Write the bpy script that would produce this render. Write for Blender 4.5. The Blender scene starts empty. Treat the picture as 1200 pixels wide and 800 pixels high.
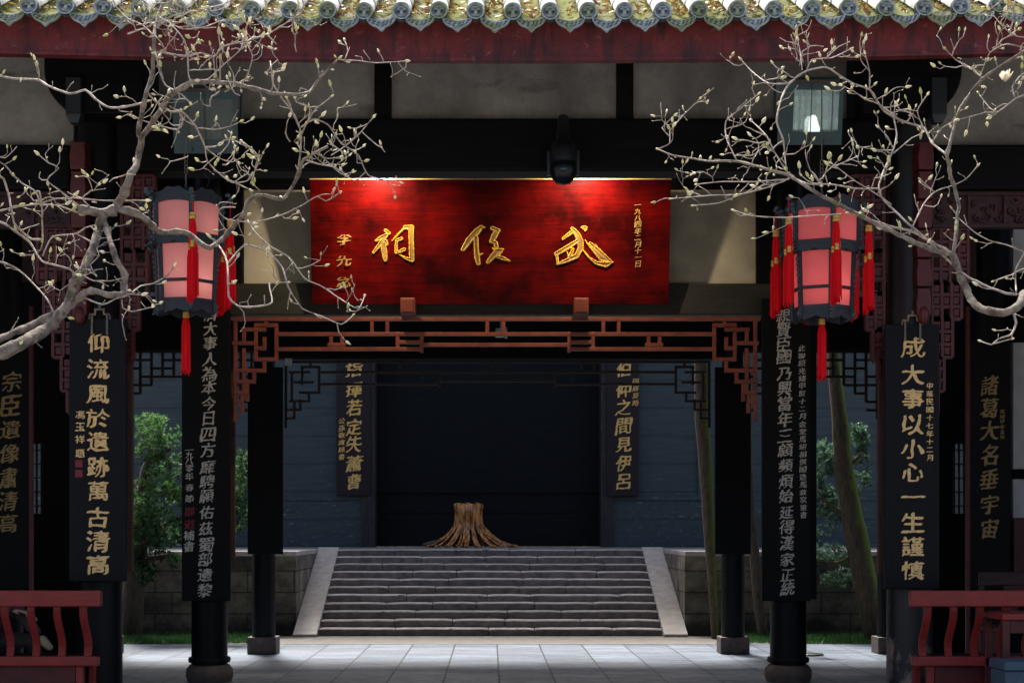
import bpy, bmesh, math, random
import numpy as np
from mathutils import Vector, Matrix, noise
random.seed(7)
scn = bpy.context.scene
COL = scn.collection
R = math.radians

# ------------------------------------------------------------------ camera, sky, sun, exposure
F, VX, HY, EYE, CX = 1828.0, 575.0, 622.0, 1.75, -0.1
cam = bpy.data.cameras.new('camera'); camo = bpy.data.objects.new('camera', cam); COL.objects.link(camo)
camo.location = (CX, 0, EYE); camo.rotation_euler = (R(90), 0, 0)
cam.sensor_width = 36; cam.lens = 36 * F / 1200
cam.shift_x = (600 - VX) / 1200; cam.shift_y = (HY - 400) / 1200
cam.clip_start = .1; cam.clip_end = 500
scn.camera = camo
SUN_EL, SUN_AZ = R(56), R(-14)          # high, a little behind the gate, from the left
w = bpy.data.worlds.new('World'); scn.world = w; w.use_nodes = True
nt = w.node_tree; sky = nt.nodes.new('ShaderNodeTexSky'); sky.sky_type = 'NISHITA'; sky.sun_disc = False
sky.sun_elevation = SUN_EL; sky.sun_rotation = SUN_AZ; sky.air_density = .8; sky.dust_density = 6.0; sky.ozone_density = .6
nt.links.new(sky.outputs[0], nt.nodes['Background'].inputs[0]); nt.nodes['Background'].inputs[1].default_value = .145
sl = bpy.data.lights.new('sun', 'SUN'); sl.energy = 4.6; sl.angle = R(14.0); sl.color = (1, .95, .86)
so = bpy.data.objects.new('sun', sl); COL.objects.link(so)
sd = Vector((math.sin(SUN_AZ) * math.cos(SUN_EL), math.cos(SUN_AZ) * math.cos(SUN_EL), math.sin(SUN_EL)))
so.rotation_euler = sd.to_track_quat('Z', 'Y').to_euler(); so.location = (0, 10, 30)
vs = scn.view_settings; vs.view_transform = 'Standard'; vs.look = 'None'; vs.gamma = 1; vs.exposure = 0.82; vs.use_curve_mapping = False
cy = scn.cycles; cy.use_denoising = True; cy.max_bounces = 7; cy.diffuse_bounces = 4; cy.glossy_bounces = 3
cy.transmission_bounces = 4; cy.transparent_max_bounces = 6; cy.caustics_reflective = False; cy.caustics_refractive = False
cy.sample_clamp_indirect = 6

def P(px, py, Y):
    return Vector(((px - VX) / F * Y + CX, Y, EYE - (py - HY) / F * Y))
def PX(px, Y): return (px - VX) / F * Y + CX
def PZ(py, Y): return EYE - (py - HY) / F * Y

# ------------------------------------------------------------------ materials
def base_mat(name):
    m = bpy.data.materials.new(name); m.use_nodes = True
    n = m.node_tree.nodes; return m, n, m.node_tree.links, n['Principled BSDF']
def ramp(n, stops):
    r = n.new('ShaderNodeValToRGB'); e = r.color_ramp.elements
    while len(e) < len(stops): e.new(.5)
    for k, (p, c) in enumerate(stops):
        e[k].position = p; e[k].color = (c[0], c[1], c[2], 1) if hasattr(c, '__len__') else (c, c, c, 1)
    return r
def mix(n, l, fac, a, b, mode='MIX'):
    x = n.new('ShaderNodeMix'); x.data_type = 'RGBA'; x.blend_type = mode
    for s, v in ((0, fac), (6, a), (7, b)):
        if hasattr(v, 'links') or hasattr(v, 'is_linked'): l.new(v, x.inputs[s])
        elif s == 0: x.inputs[0].default_value = v
        else: x.inputs[s].default_value = (*v, 1)
    return x.outputs[2]
def coords(n, l, sc=(1, 1, 1), gen=False, rot=(0, 0, 0)):
    t = n.new('ShaderNodeTexCoord'); mp = n.new('ShaderNodeMapping'); mp.inputs['Scale'].default_value = sc
    mp.inputs['Rotation'].default_value = rot
    l.new(t.outputs['Generated' if gen else 'Object'], mp.inputs[0]); return mp.outputs[0]
def nz(n, l, v, scale, detail=6, rough=.6, dist=0):
    t = n.new('ShaderNodeTexNoise'); t.inputs['Scale'].default_value = scale; t.inputs['Detail'].default_value = detail
    t.inputs['Roughness'].default_value = rough; t.inputs['Distortion'].default_value = dist
    l.new(v, t.inputs['Vector']); return t.outputs['Fac']
def bump(n, l, b, h, strength=.3, dist=.01):
    x = n.new('ShaderNodeBump'); x.inputs['Strength'].default_value = strength; x.inputs['Distance'].default_value = dist
    l.new(h, x.inputs['Height']); l.new(x.outputs[0], b.inputs['Normal'])
def simple(name, c1, c2=None, scale=8, rough=.6, bmp=.2, stretch=(1, 1, 1), metal=0, spec=.5, spots=None, rnd=0, bd=.01, lo=.35, hi=.65):
    """two-tone noise surface, optional chips/spots (colour, threshold, scale)"""
    m, n, l, b = base_mat(name); c2 = c2 or tuple(x * .6 for x in c1)
    v = coords(n, l, stretch); f = nz(n, l, v, scale)
    r = ramp(n, [(lo, c2), (hi, c1)]); l.new(f, r.inputs[0]); col = r.outputs[0]
    if spots:
        sc, th, ss = spots
        f2 = nz(n, l, coords(n, l, stretch), ss, 8, .7); rr = ramp(n, [(th, 0), (th + .03, 1)]); l.new(f2, rr.inputs[0])
        col = mix(n, l, rr.outputs[0], col, sc)
    if rnd:
        oi = n.new('ShaderNodeObjectInfo'); r3 = ramp(n, [(0, 1 - rnd), (1, 1 + rnd * .6)]); l.new(oi.outputs['Random'], r3.inputs[0])
        col = mix(n, l, 1.0, col, r3.outputs[0], 'MULTIPLY')
    l.new(col, b.inputs['Base Color']); b.inputs['Roughness'].default_value = rough; b.inputs['Metallic'].default_value = metal
    b.inputs['Specular IOR Level'].default_value = spec
    if bmp: bump(n, l, b, f, bmp, bd)
    return m

M = {}
M['black'] = simple('black_lacquer', (.0055, .0062, .0078), (.0035, .004, .005), 6, .42, .15, (6, 6, .6), spec=.16)
M['beam'] = simple('dark_beam_wood', (.0055, .006, .0075), (.003, .003, .004), 4, .6, .2, (.6, 6, 6), spec=.12)
M['board'] = simple('board_black', (.0085, .0085, .0105), (.0055, .0055, .007), 5, .5, .12, (8, 8, .8), spec=.15, spots=((.035, .034, .034), .66, 3.5))
M['board_dim'] = simple('board_dark', (.006, .006, .007), (.0035, .0035, .0045), 5, .5, .1, (8, 8, .8), spec=.14)
M['board_plum'] = simple('board_plum', (.022, .013, .019), (.013, .008, .012), 5, .45, .1, (8, 8, .6), spec=.4)
M['brown'] = simple('brown_wood', (.10, .045, .022), (.05, .02, .01), 6, .55, .2, (8, 8, .5))
M['red_lac'] = simple('red_lacquer', (.33, .026, .020), (.22, .017, .014), 7, .42, .15, (1, 6, 6), spots=((.19, .07, .06), .645, 13))
M['red_dark'] = simple('dark_red_wood', (.12, .012, .010), (.06, .006, .006), 9, .5, .25)
M['red_frieze'] = simple('carved_red', (.055, .007, .009), (.02, .004, .005), 9, .55, .5, bd=.03)
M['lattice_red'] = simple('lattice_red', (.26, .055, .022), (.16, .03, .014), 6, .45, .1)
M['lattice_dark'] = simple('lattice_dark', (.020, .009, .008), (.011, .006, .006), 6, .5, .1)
M['gold'] = simple('gold_leaf', (1.0, .67, .28), (.74, .45, .16), 30, .45, .25, spec=.4)
M['gold_orange'] = simple('orange_gilt', (1.0, .64, .20), (.85, .50, .13), 30, .4, .2)
M['gold_dim'] = simple('old_gold', (.50, .32, .09), (.30, .19, .06), 30, .5, .2)
M['silver'] = simple('grey_gilt', (.66, .62, .56), (.42, .39, .34), 25, .5, .2)
M['bronze_inlay'] = simple('dull_gold', (.42, .25, .06), (.22, .13, .04), 14, .42, .2)
M['bright_gold'] = simple('bright_gold', (.95, .62, .05), (.85, .45, .02), 14, .3, .2)
M['seal'] = simple('seal_red', (.30, .02, .03), None, 40, .6, .1)
M['plum_red'] = simple('deep_red_text', (.22, .015, .02), None, 40, .6, .1)
M['iron'] = simple('dark_iron', (.16, .14, .12), (.08, .07, .06), 20, .6, .1, spots=((.34, .20, .08), .54, 18))
M['black_plastic'] = simple('black_plastic', (.014, .015, .018), None, 20, .35, .02)
M['teal_metal'] = simple('teal_painted_metal', (.035, .085, .10), (.022, .058, .07), 5, .45, .05, spots=((.05, .06, .06), .66, 22))
M['post_blue'] = simple('blue_black_post', (.016, .026, .036), (.010, .015, .02), 6, .5, .1)
M['steel'] = simple('reflector', (.75, .78, .8), None, 20, .12, 0, metal=1)
M['teal_carve'] = simple('teal_carving', (.075, .115, .13), (.035, .055, .065), 40, .55, .4)
M['lantern_frame'] = simple('blue_black_frame', (.028, .032, .045), (.017, .02, .028), 20, .5, .15)
M['gold_cord'] = simple('gold_cord', (.85, .55, .10), (.6, .3, .05), 60, .4, .1)
M['bark_limb'] = simple('magnolia_limb_bark', (.36, .295, .235), (.10, .078, .06), 14, .85, 1.0, (1, 1, 1), spots=((.075, .058, .045), .60, 11), bd=.03)
M['bark_mossy_limb'] = simple('mossy_limb_bark', (.36, .30, .235), (.10, .078, .06), 14, .85, 1.0, (1, 1, 1), spots=((.13, .17, .04), .57, 4), bd=.03)
M['bark_pale'] = simple('magnolia_bark', (.60, .52, .44), (.24, .19, .15), 18, .8, .6, (1, 1, 1), spots=((.10, .13, .04), .66, 5))
M['bark_brown'] = simple('brown_bark', (.13, .10, .075), (.055, .042, .03), 9, .9, .9, (5, 5, .8), bd=.03)
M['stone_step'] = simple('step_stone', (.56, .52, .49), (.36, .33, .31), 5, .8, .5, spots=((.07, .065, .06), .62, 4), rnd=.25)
M['stone_riser'] = simple('shaded_riser', (.24, .212, .20), (.125, .11, .103), 6, .85, .6, spots=((.28, .26, .24), .66, 5), rnd=.25)  # step stone darkened, so the risers' shade is in the colour
M['stone_pale'] = simple('pale_stone', (.50, .46, .42), (.36, .33, .30), 7, .75, .25)
M['stone_base'] = simple('plinth_stone', (.12, .085, .07), (.06, .045, .04), 9, .7, .4)
M['bark_root'] = simple('polished_root', (.85, .34, .07), (.22, .07, .02), 5, .15, .35, (3, 3, .7), spec=.7, bd=.03, lo=.42, hi=.60)
M['root_pale'] = simple('dry_root', (.11, .085, .06), None, 9, .7, .4)
M['window_grey'] = simple('wired_glass', (.10, .13, .17), (.07, .09, .12), 6, .2, .02)
M['skin'] = simple('skin', (.45, .27, .20), (.40, .23, .17), 9, .5, .05)
M['cloth_dark'] = simple('dark_cloth', (.055, .05, .052), (.035, .032, .034), 25, .9, .3)
M['shoe'] = simple('shoe', (.40, .33, .20), (.2, .16, .1), 9, .7, .2)
M['teal_cloth'] = simple('teal_cloth', (.05, .20, .24), None, 20, .9, .2)
M['hair'] = simple('hair', (.012, .010, .009), None, 60, .5, .3)
M['blue_box'] = simple('blue_grey_paint', (.075, .13, .18), (.05, .09, .13), 8, .5, .1, spots=((.16, .18, .2), .68, 14))
M['white_plastic'] = simple('white_plastic', (.6, .62, .6), None, 20, .4, .02)

def plaster():
    m, n, l, b = base_mat('stained_plaster')
    v = coords(n, l); big = nz(n, l, v, 1.2, 8, .65); fine = nz(n, l, v, 14, 8, .7)
    r = ramp(n, [(.3, (.16, .15, .14)), (.62, (.34, .325, .305))]); l.new(big, r.inputs[0])
    r2 = ramp(n, [(.35, .82), (.6, 1.0)]); l.new(fine, r2.inputs[0])
    c = mix(n, l, 1.0, r.outputs[0], r2.outputs[0], 'MULTIPLY')
    st = nz(n, l, coords(n, l, (.8, 1, 2.2)), 1.7, 5, .6, .5); r3 = ramp(n, [(.60, 0), (.72, .75)]); l.new(st, r3.inputs[0])
    c = mix(n, l, r3.outputs[0], c, (.055, .05, .045))
    cr = n.new('ShaderNodeTexVoronoi'); cr.feature = 'DISTANCE_TO_EDGE'; cr.inputs['Scale'].default_value = 2.6
    dv = n.new('ShaderNodeMix'); dv.data_type = 'VECTOR'
    l.new(coords(n, l, (1, 1, 3)), cr.inputs['Vector'])
    bump(n, l, b, fine, .35, .012)
    l.new(c, b.inputs['Base Color']); b.inputs['Roughness'].default_value = .9
    return m
M['plaster'] = plaster()
M['limewash'] = simple('limewashed_wall', (.80, .79, .76), (.62, .61, .58), 3, .9, .25)

def tile_mat(name, c1, c2, moss, amount, relief=False, spec=.3):
    m, n, l, b = base_mat(name)
    f = nz(n, l, coords(n, l), 24, 8, .65); r = ramp(n, [(.35, c2), (.68, c1)]); l.new(f, r.inputs[0])
    oi = n.new('ShaderNodeObjectInfo')
    ad = n.new('ShaderNodeVectorMath'); ad.operation = 'ADD'; l.new(coords(n, l), ad.inputs[0])
    mu = n.new('ShaderNodeMath'); mu.operation = 'MULTIPLY'; mu.inputs[1].default_value = 40; l.new(oi.outputs['Random'], mu.inputs[0])
    l.new(mu.outputs[0], ad.inputs[1]); g = nz(n, l, ad.outputs[0], 9, 6, .7)
    a2 = n.new('ShaderNodeMath'); a2.operation = 'MULTIPLY_ADD'; a2.inputs[1].default_value = .16; l.new(oi.outputs['Random'], a2.inputs[0]); l.new(g, a2.inputs[2])
    r2 = ramp(n, [(amount, 0), (amount + .12, .85)]); l.new(a2.outputs[0], r2.inputs[0])
    c = mix(n, l, r2.outputs[0], r.outputs[0], moss)
    if relief:          # shade painted into the moulded relief: hollows darkened, ridges lightened
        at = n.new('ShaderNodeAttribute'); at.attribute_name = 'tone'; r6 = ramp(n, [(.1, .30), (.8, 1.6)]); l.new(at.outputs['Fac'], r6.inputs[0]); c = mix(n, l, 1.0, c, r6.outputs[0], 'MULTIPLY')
    l.new(c, b.inputs['Base Color']); b.inputs['Roughness'].default_value = .85; b.inputs['Specular IOR Level'].default_value = spec
    bump(n, l, b, f, .4, .006); return m
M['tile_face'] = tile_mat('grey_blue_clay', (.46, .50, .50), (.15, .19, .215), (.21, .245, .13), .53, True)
M['tile_top'] = tile_mat('sunlit_clay', (.60, .61, .60), (.36, .37, .37), (.24, .27, .10), .68)  # clay paled to put the sun glare on the tile tops into its colour
M['tile_trough'] = tile_mat('mossy_trough', (.25, .235, .20), (.10, .095, .08), (.20, .23, .05), .48, False, .04)

def fascia_mat():
    m, n, l, b = base_mat('weathered_red_paint')
    f = nz(n, l, coords(n, l, (1, 1, 1)), 5, 8, .65); r = ramp(n, [(.3, (.09, .009, .010)), (.7, (.22, .022, .022))]); l.new(f, r.inputs[0])
    s = nz(n, l, coords(n, l, (2.2, 1, 3)), 4, 9, .75, 1.5); r2 = ramp(n, [(.575, 0), (.70, .6)]); l.new(s, r2.inputs[0])
    c = mix(n, l, r2.outputs[0], r.outputs[0], (.36, .22, .21))
    d = nz(n, l, coords(n, l, (5, 1, 1)), 2.2, 6, .6); r3 = ramp(n, [(.48, 0), (.62, .8)]); l.new(d, r3.inputs[0])
    c = mix(n, l, r3.outputs[0], c, (.035, .010, .012))
    l.new(c, b.inputs['Base Color']); b.inputs['Roughness'].default_value = .55; bump(n, l, b, s, .25, .005); return m
M['fascia'] = fascia_mat()

def plaque_mat():
    m, n, l, b = base_mat('plaque_red')
    g = nz(n, l, coords(n, l, (.9, 4, 14)), 2.2, 8, .65, .6); big = nz(n, l, coords(n, l), 1.6, 5, .6)
    r = ramp(n, [(.3, (.055, .0016, .0011)), (.62, (.145, .0019, .0014))]); l.new(g, r.inputs[0])
    r2 = ramp(n, [(.38, .22), (.62, 1.0)]); l.new(big, r2.inputs[0])
    c = mix(n, l, 1.0, r.outputs[0], r2.outputs[0], 'MULTIPLY')
    k = nz(n, l, coords(n, l, (3, 1, 2.2)), 2.6, 4, .6); r3 = ramp(n, [(.70, 0), (.76, .8)]); l.new(k, r3.inputs[0])
    c = mix(n, l, r3.outputs[0], c, (.045, .006, .005))
    l.new(c, b.inputs['Base Color']); b.inputs['Roughness'].default_value = .38; b.inputs['Specular IOR Level'].default_value = .06
    bump(n, l, b, g, .25, .006); return m
M['plaque'] = plaque_mat()

def wall_blue():
    m, n, l, b = base_mat('blue_black_timber')
    f = nz(n, l, coords(n, l, (.5, 1, 5)), 3, 8, .7); r = ramp(n, [(.3, (.030, .046, .053)), (.7, (.064, .090, .102))]); l.new(f, r.inputs[0])
    s = nz(n, l, coords(n, l, (1, 1, 2.6)), 5.5, 9, .75, .6); z = n.new('ShaderNodeSeparateXYZ'); l.new(coords(n, l), z.inputs[0])
    mr = n.new('ShaderNodeMapRange'); mr.inputs[1].default_value = 1.0; mr.inputs[2].default_value = 3.2; mr.inputs[3].default_value = .075; mr.inputs[4].default_value = -.06
    l.new(z.outputs[2], mr.inputs[0]); a = n.new('ShaderNodeMath'); l.new(s, a.inputs[0]); l.new(mr.outputs[0], a.inputs[1])
    r2 = ramp(n, [(.655, 0), (.70, .75)]); l.new(a.outputs[0], r2.inputs[0])
    c = mix(n, l, r2.outputs[0], r.outputs[0], (.22, .25, .28))
    # plank joints
    wv = n.new('ShaderNodeTexWave'); wv.bands_direction = 'Z'; wv.inputs['Scale'].default_value = .52; wv.inputs['Distortion'].default_value = .25
    l.new(coords(n, l), wv.inputs[0]); r4 = ramp(n, [(.0, .62), (.03, 1)]); l.new(wv.outputs['Fac'], r4.inputs[0])
    c = mix(n, l, 1.0, c, r4.outputs[0], 'MULTIPLY')
    l.new(c, b.inputs['Base Color']); b.inputs['Roughness'].default_value = .6; bump(n, l, b, f, .4, .01); return m
M['wall_blue'] = wall_blue()
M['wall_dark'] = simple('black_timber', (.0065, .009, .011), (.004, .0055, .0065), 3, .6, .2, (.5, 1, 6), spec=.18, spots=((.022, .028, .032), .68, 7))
M['jamb'] = simple('worn_jamb', (.05, .036, .036), (.02, .018, .022), 7, .7, .3, (4, 4, .7), spots=((.13, .10, .09), .62, 8))

def brick_mat(name, c1, c2, mortar, bw, rh, ms, rot, rough, var=.5, bmp=.5, swizzle=None, moss=None, spec=.5, dirt=None):
    m, n, l, b = base_mat(name); v = coords(n, l)
    if swizzle:
        s = n.new('ShaderNodeSeparateXYZ'); l.new(v, s.inputs[0]); cb = n.new('ShaderNodeCombineXYZ')
        for k, a in enumerate(swizzle): l.new(s.outputs['XYZ'.index(a)], cb.inputs[k])
        v = cb.outputs[0]
    t = n.new('ShaderNodeTexBrick'); l.new(v, t.inputs['Vector']); t.inputs['Scale'].default_value = 1
    t.inputs['Brick Width'].default_value = bw; t.inputs['Row Height'].default_value = rh; t.inputs['Mortar Size'].default_value = ms
    t.inputs['Color1'].default_value = (*c1, 1); t.inputs['Color2'].default_value = (*c2, 1); t.inputs['Mortar'].default_value = (*mortar, 1)
    t.inputs['Mortar Smooth'].default_value = .3; t.offset = .37; t.squash = 1
    f = nz(n, l, coords(n, l), 3.2, 9, .7); r = ramp(n, [(.3, 1 - var), (.7, 1.15)]); l.new(f, r.inputs[0])
    c = mix(n, l, 1.0, t.outputs[0], r.outputs[0], 'MULTIPLY')
    if moss:
        z = n.new('ShaderNodeSeparateXYZ'); l.new(coords(n, l), z.inputs[0])
        mr = n.new('ShaderNodeMapRange'); mr.inputs[1].default_value = .55; mr.inputs[2].default_value = 0; mr.inputs[3].default_value = -.25; mr.inputs[4].default_value = .22
        l.new(z.outputs[2], mr.inputs[0]); a = n.new('ShaderNodeMath'); l.new(mr.outputs[0], a.inputs[0]); l.new(nz(n, l, coords(n, l), 1.7, 6), a.inputs[1])
        r2 = ramp(n, [(.45, 0), (.62, .85)]); l.new(a.outputs[0], r2.inputs[0]); c = mix(n, l, r2.outputs[0], c, moss)
    if dirt:
        g = nz(n, l, coords(n, l, (.5, 1.4, 1)), 1.5, 6, .65); r5 = ramp(n, [(.42, 1), (.62, dirt)]); l.new(g, r5.inputs[0]); c = mix(n, l, 1.0, c, r5.outputs[0], 'MULTIPLY')
    l.new(c, b.inputs['Base Color']); b.inputs['Specular IOR Level'].default_value = spec
    rr = ramp(n, [(.3, rough + .15), (.7, rough - .05)]); l.new(f, rr.inputs[0]); l.new(rr.outputs[0], b.inputs['Roughness'])
    a3 = n.new('ShaderNodeMath'); a3.operation = 'MULTIPLY_ADD'; l.new(t.outputs['Fac'], a3.inputs[0]); a3.inputs[1].default_value = -.8; l.new(f, a3.inputs[2])
    bump(n, l, b, a3.outputs[0], bmp, .012); return m
M['floor'] = brick_mat('slate_pavers', (.31, .375, .49), (.19, .235, .32), (.05, .05, .06), .62, .65, .012, 0, .34, .55, .45, 'YXZ', dirt=.66)
M['court'] = brick_mat('courtyard_pavers', (.30, .29, .28), (.22, .215, .21), (.08, .08, .07), .9, .5, .012, 0, .7, .4, .4)
M['sandstone'] = brick_mat('sandstone_blocks', (.32, .275, .215), (.17, .145, .12), (.07, .062, .052), .78, .36, .012, 0, .85, .75, .8, 'XZY', moss=(.035, .038, .02), dirt=.42)
M['landing'] = brick_mat('landing_stone', (.30, .285, .27), (.22, .21, .2), (.08, .08, .075), 1.1, 2, .014, 0, .75, .4, .4)

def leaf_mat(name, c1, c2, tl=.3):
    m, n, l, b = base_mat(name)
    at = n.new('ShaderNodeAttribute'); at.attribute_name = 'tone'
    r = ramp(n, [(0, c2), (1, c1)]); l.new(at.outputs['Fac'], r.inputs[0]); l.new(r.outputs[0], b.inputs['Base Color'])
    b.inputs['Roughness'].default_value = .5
    t = n.new('ShaderNodeBsdfTranslucent'); l.new(r.outputs[0], t.inputs[0]); mx = n.new('ShaderNodeMixShader'); mx.inputs[0].default_value = tl
    l.new(b.outputs[0], mx.inputs[1]); l.new(t.outputs[0], mx.inputs[2]); l.new(mx.outputs[0], n['Material Output'].inputs[0]); return m
M['leaf'] = leaf_mat('podocarpus_leaf', (.13, .27, .085), (.026, .07, .034), .45)
M['leaf_blue'] = leaf_mat('blue_green_leaf', (.12, .22, .14), (.03, .065, .048), .45)
M['grass'] = leaf_mat('grass_blade', (.06, .19, .04), (.02, .07, .02))
M['bud'] = leaf_mat('magnolia_bud', (.92, .86, .66), (.52, .54, .20), .35)
M['petal'] = leaf_mat('magnolia_petal', (.9, .86, .74), (.85, .78, .6), .45)
M['litter'] = leaf_mat('fallen_leaf', (.48, .32, .08), (.16, .07, .04), .2)
M['moss'] = leaf_mat('roof_moss', (.22, .28, .05), (.08, .13, .03), .2)

def moss_bark():
    m, n, l, b = base_mat('mossy_bark')
    f = nz(n, l, coords(n, l, (5, 5, .8)), 7, 8, .7); r = ramp(n, [(.35, (.05, .036, .022)), (.65, (.155, .118, .072))]); l.new(f, r.inputs[0])
    g = n.new('ShaderNodeNewGeometry'); s = n.new('ShaderNodeSeparateXYZ'); l.new(g.outputs['Normal'], s.inputs[0])
    a = n.new('ShaderNodeMath'); a.operation = 'MULTIPLY_ADD'; l.new(s.outputs[0], a.inputs[0]); a.inputs[1].default_value = .45; l.new(nz(n, l, coords(n, l), 3, 6), a.inputs[2])
    r2 = ramp(n, [(.57, 0), (.76, 1)]); l.new(a.outputs[0], r2.inputs[0])
    c = mix(n, l, r2.outputs[0], r.outputs[0], (.13, .19, .025)); l.new(c, b.inputs['Base Color'])
    b.inputs['Roughness'].default_value = .95; bump(n, l, b, f, .9, .03); return m
M['moss_bark'] = moss_bark()

def fabric(name, c):
    m, n, l, b = base_mat(name)
    f = nz(n, l, coords(n, l), 3, 4, .5); r = ramp(n, [(.3, tuple(x * .8 for x in c)), (.7, c)]); l.new(f, r.inputs[0])
    wv = nz(n, l, coords(n, l, (60, 60, 60)), 8, 2); bump(n, l, b, wv, .15, .002)
    l.new(r.outputs[0], b.inputs['Base Color']); b.inputs['Roughness'].default_value = .75
    t = n.new('ShaderNodeBsdfTranslucent'); l.new(r.outputs[0], t.inputs[0]); mx = n.new('ShaderNodeMixShader'); mx.inputs[0].default_value = .4
    l.new(b.outputs[0], mx.inputs[1]); l.new(t.outputs[0], mx.inputs[2]); l.new(mx.outputs[0], n['Material Output'].inputs[0]); return m
M['silk_pale'] = fabric('faded_pink_silk', (.92, .37, .345))
M['silk_red'] = fabric('pink_red_silk', (.96, .20, .205))
M['tassel'] = simple('red_tassel', (.95, .014, .020), (.62, .006, .010), 1.2, .85, .6, (160, 160, 2), spec=.08, bd=.004)

def glass_mat():
    m, n, l, b = base_mat('lamp_glass'); b.inputs['Base Color'].default_value = (.75, .9, .9, 1); b.inputs['Roughness'].default_value = .08
    b.inputs['Transmission Weight'].default_value = .85; b.inputs['IOR'].default_value = 1.2; return m
M['glass'] = glass_mat()
m_, n_, l_, b_ = base_mat('lit_bulb'); b_.inputs['Emission Color'].default_value = (1, .97, .9, 1); b_.inputs['Emission Strength'].default_value = 1.0; M['lit_bulb'] = m_

def peel_mat():
    m, n, l, b = base_mat('peeling_black_lacquer')
    f = nz(n, l, coords(n, l, (2.2, 2.2, .8)), 5, 8, .7); z = n.new('ShaderNodeSeparateXYZ'); l.new(coords(n, l), z.inputs[0])
    mr = n.new('ShaderNodeMapRange'); mr.inputs[1].default_value = 1.25; mr.inputs[2].default_value = .7; mr.inputs[3].default_value = -.2; mr.inputs[4].default_value = .07
    l.new(z.outputs[2], mr.inputs[0]); a = n.new('ShaderNodeMath'); l.new(f, a.inputs[0]); l.new(mr.outputs[0], a.inputs[1])
    r = ramp(n, [(.545, (.0055, .0062, .0078)), (.56, (.10, .075, .07)), (.64, (.17, .12, .10)), (.69, (.30, .17, .12))]); l.new(a.outputs[0], r.inputs[0])
    l.new(r.outputs[0], b.inputs['Base Color']); b.inputs['Roughness'].default_value = .45; bump(n, l, b, r.outputs[0], .5, .005); return m
M['peel'] = peel_mat()

# ------------------------------------------------------------------ object helpers
def wloc(o):
    v = Vector((0, 0, 0))
    while o: v += o.location; o = o.parent
    return v
def props(o, label=None, cat=None, group=None, kind=None):
    for k, v in (('label', label), ('category', cat), ('group', group), ('kind', kind)):
        if v: o[k] = v
    return o
def empty(name, loc, label=None, cat=None, group=None):
    o = bpy.data.objects.new(name, None); COL.objects.link(o); o.location = loc; o.empty_display_size = .2
    return props(o, label, cat, group)
def copy_tree(o, parent=None):
    c = o.copy(); COL.objects.link(c); c.parent = parent
    for ch in [x for x in bpy.data.objects if x.parent == o]: copy_tree(ch, c)
    return c

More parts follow.
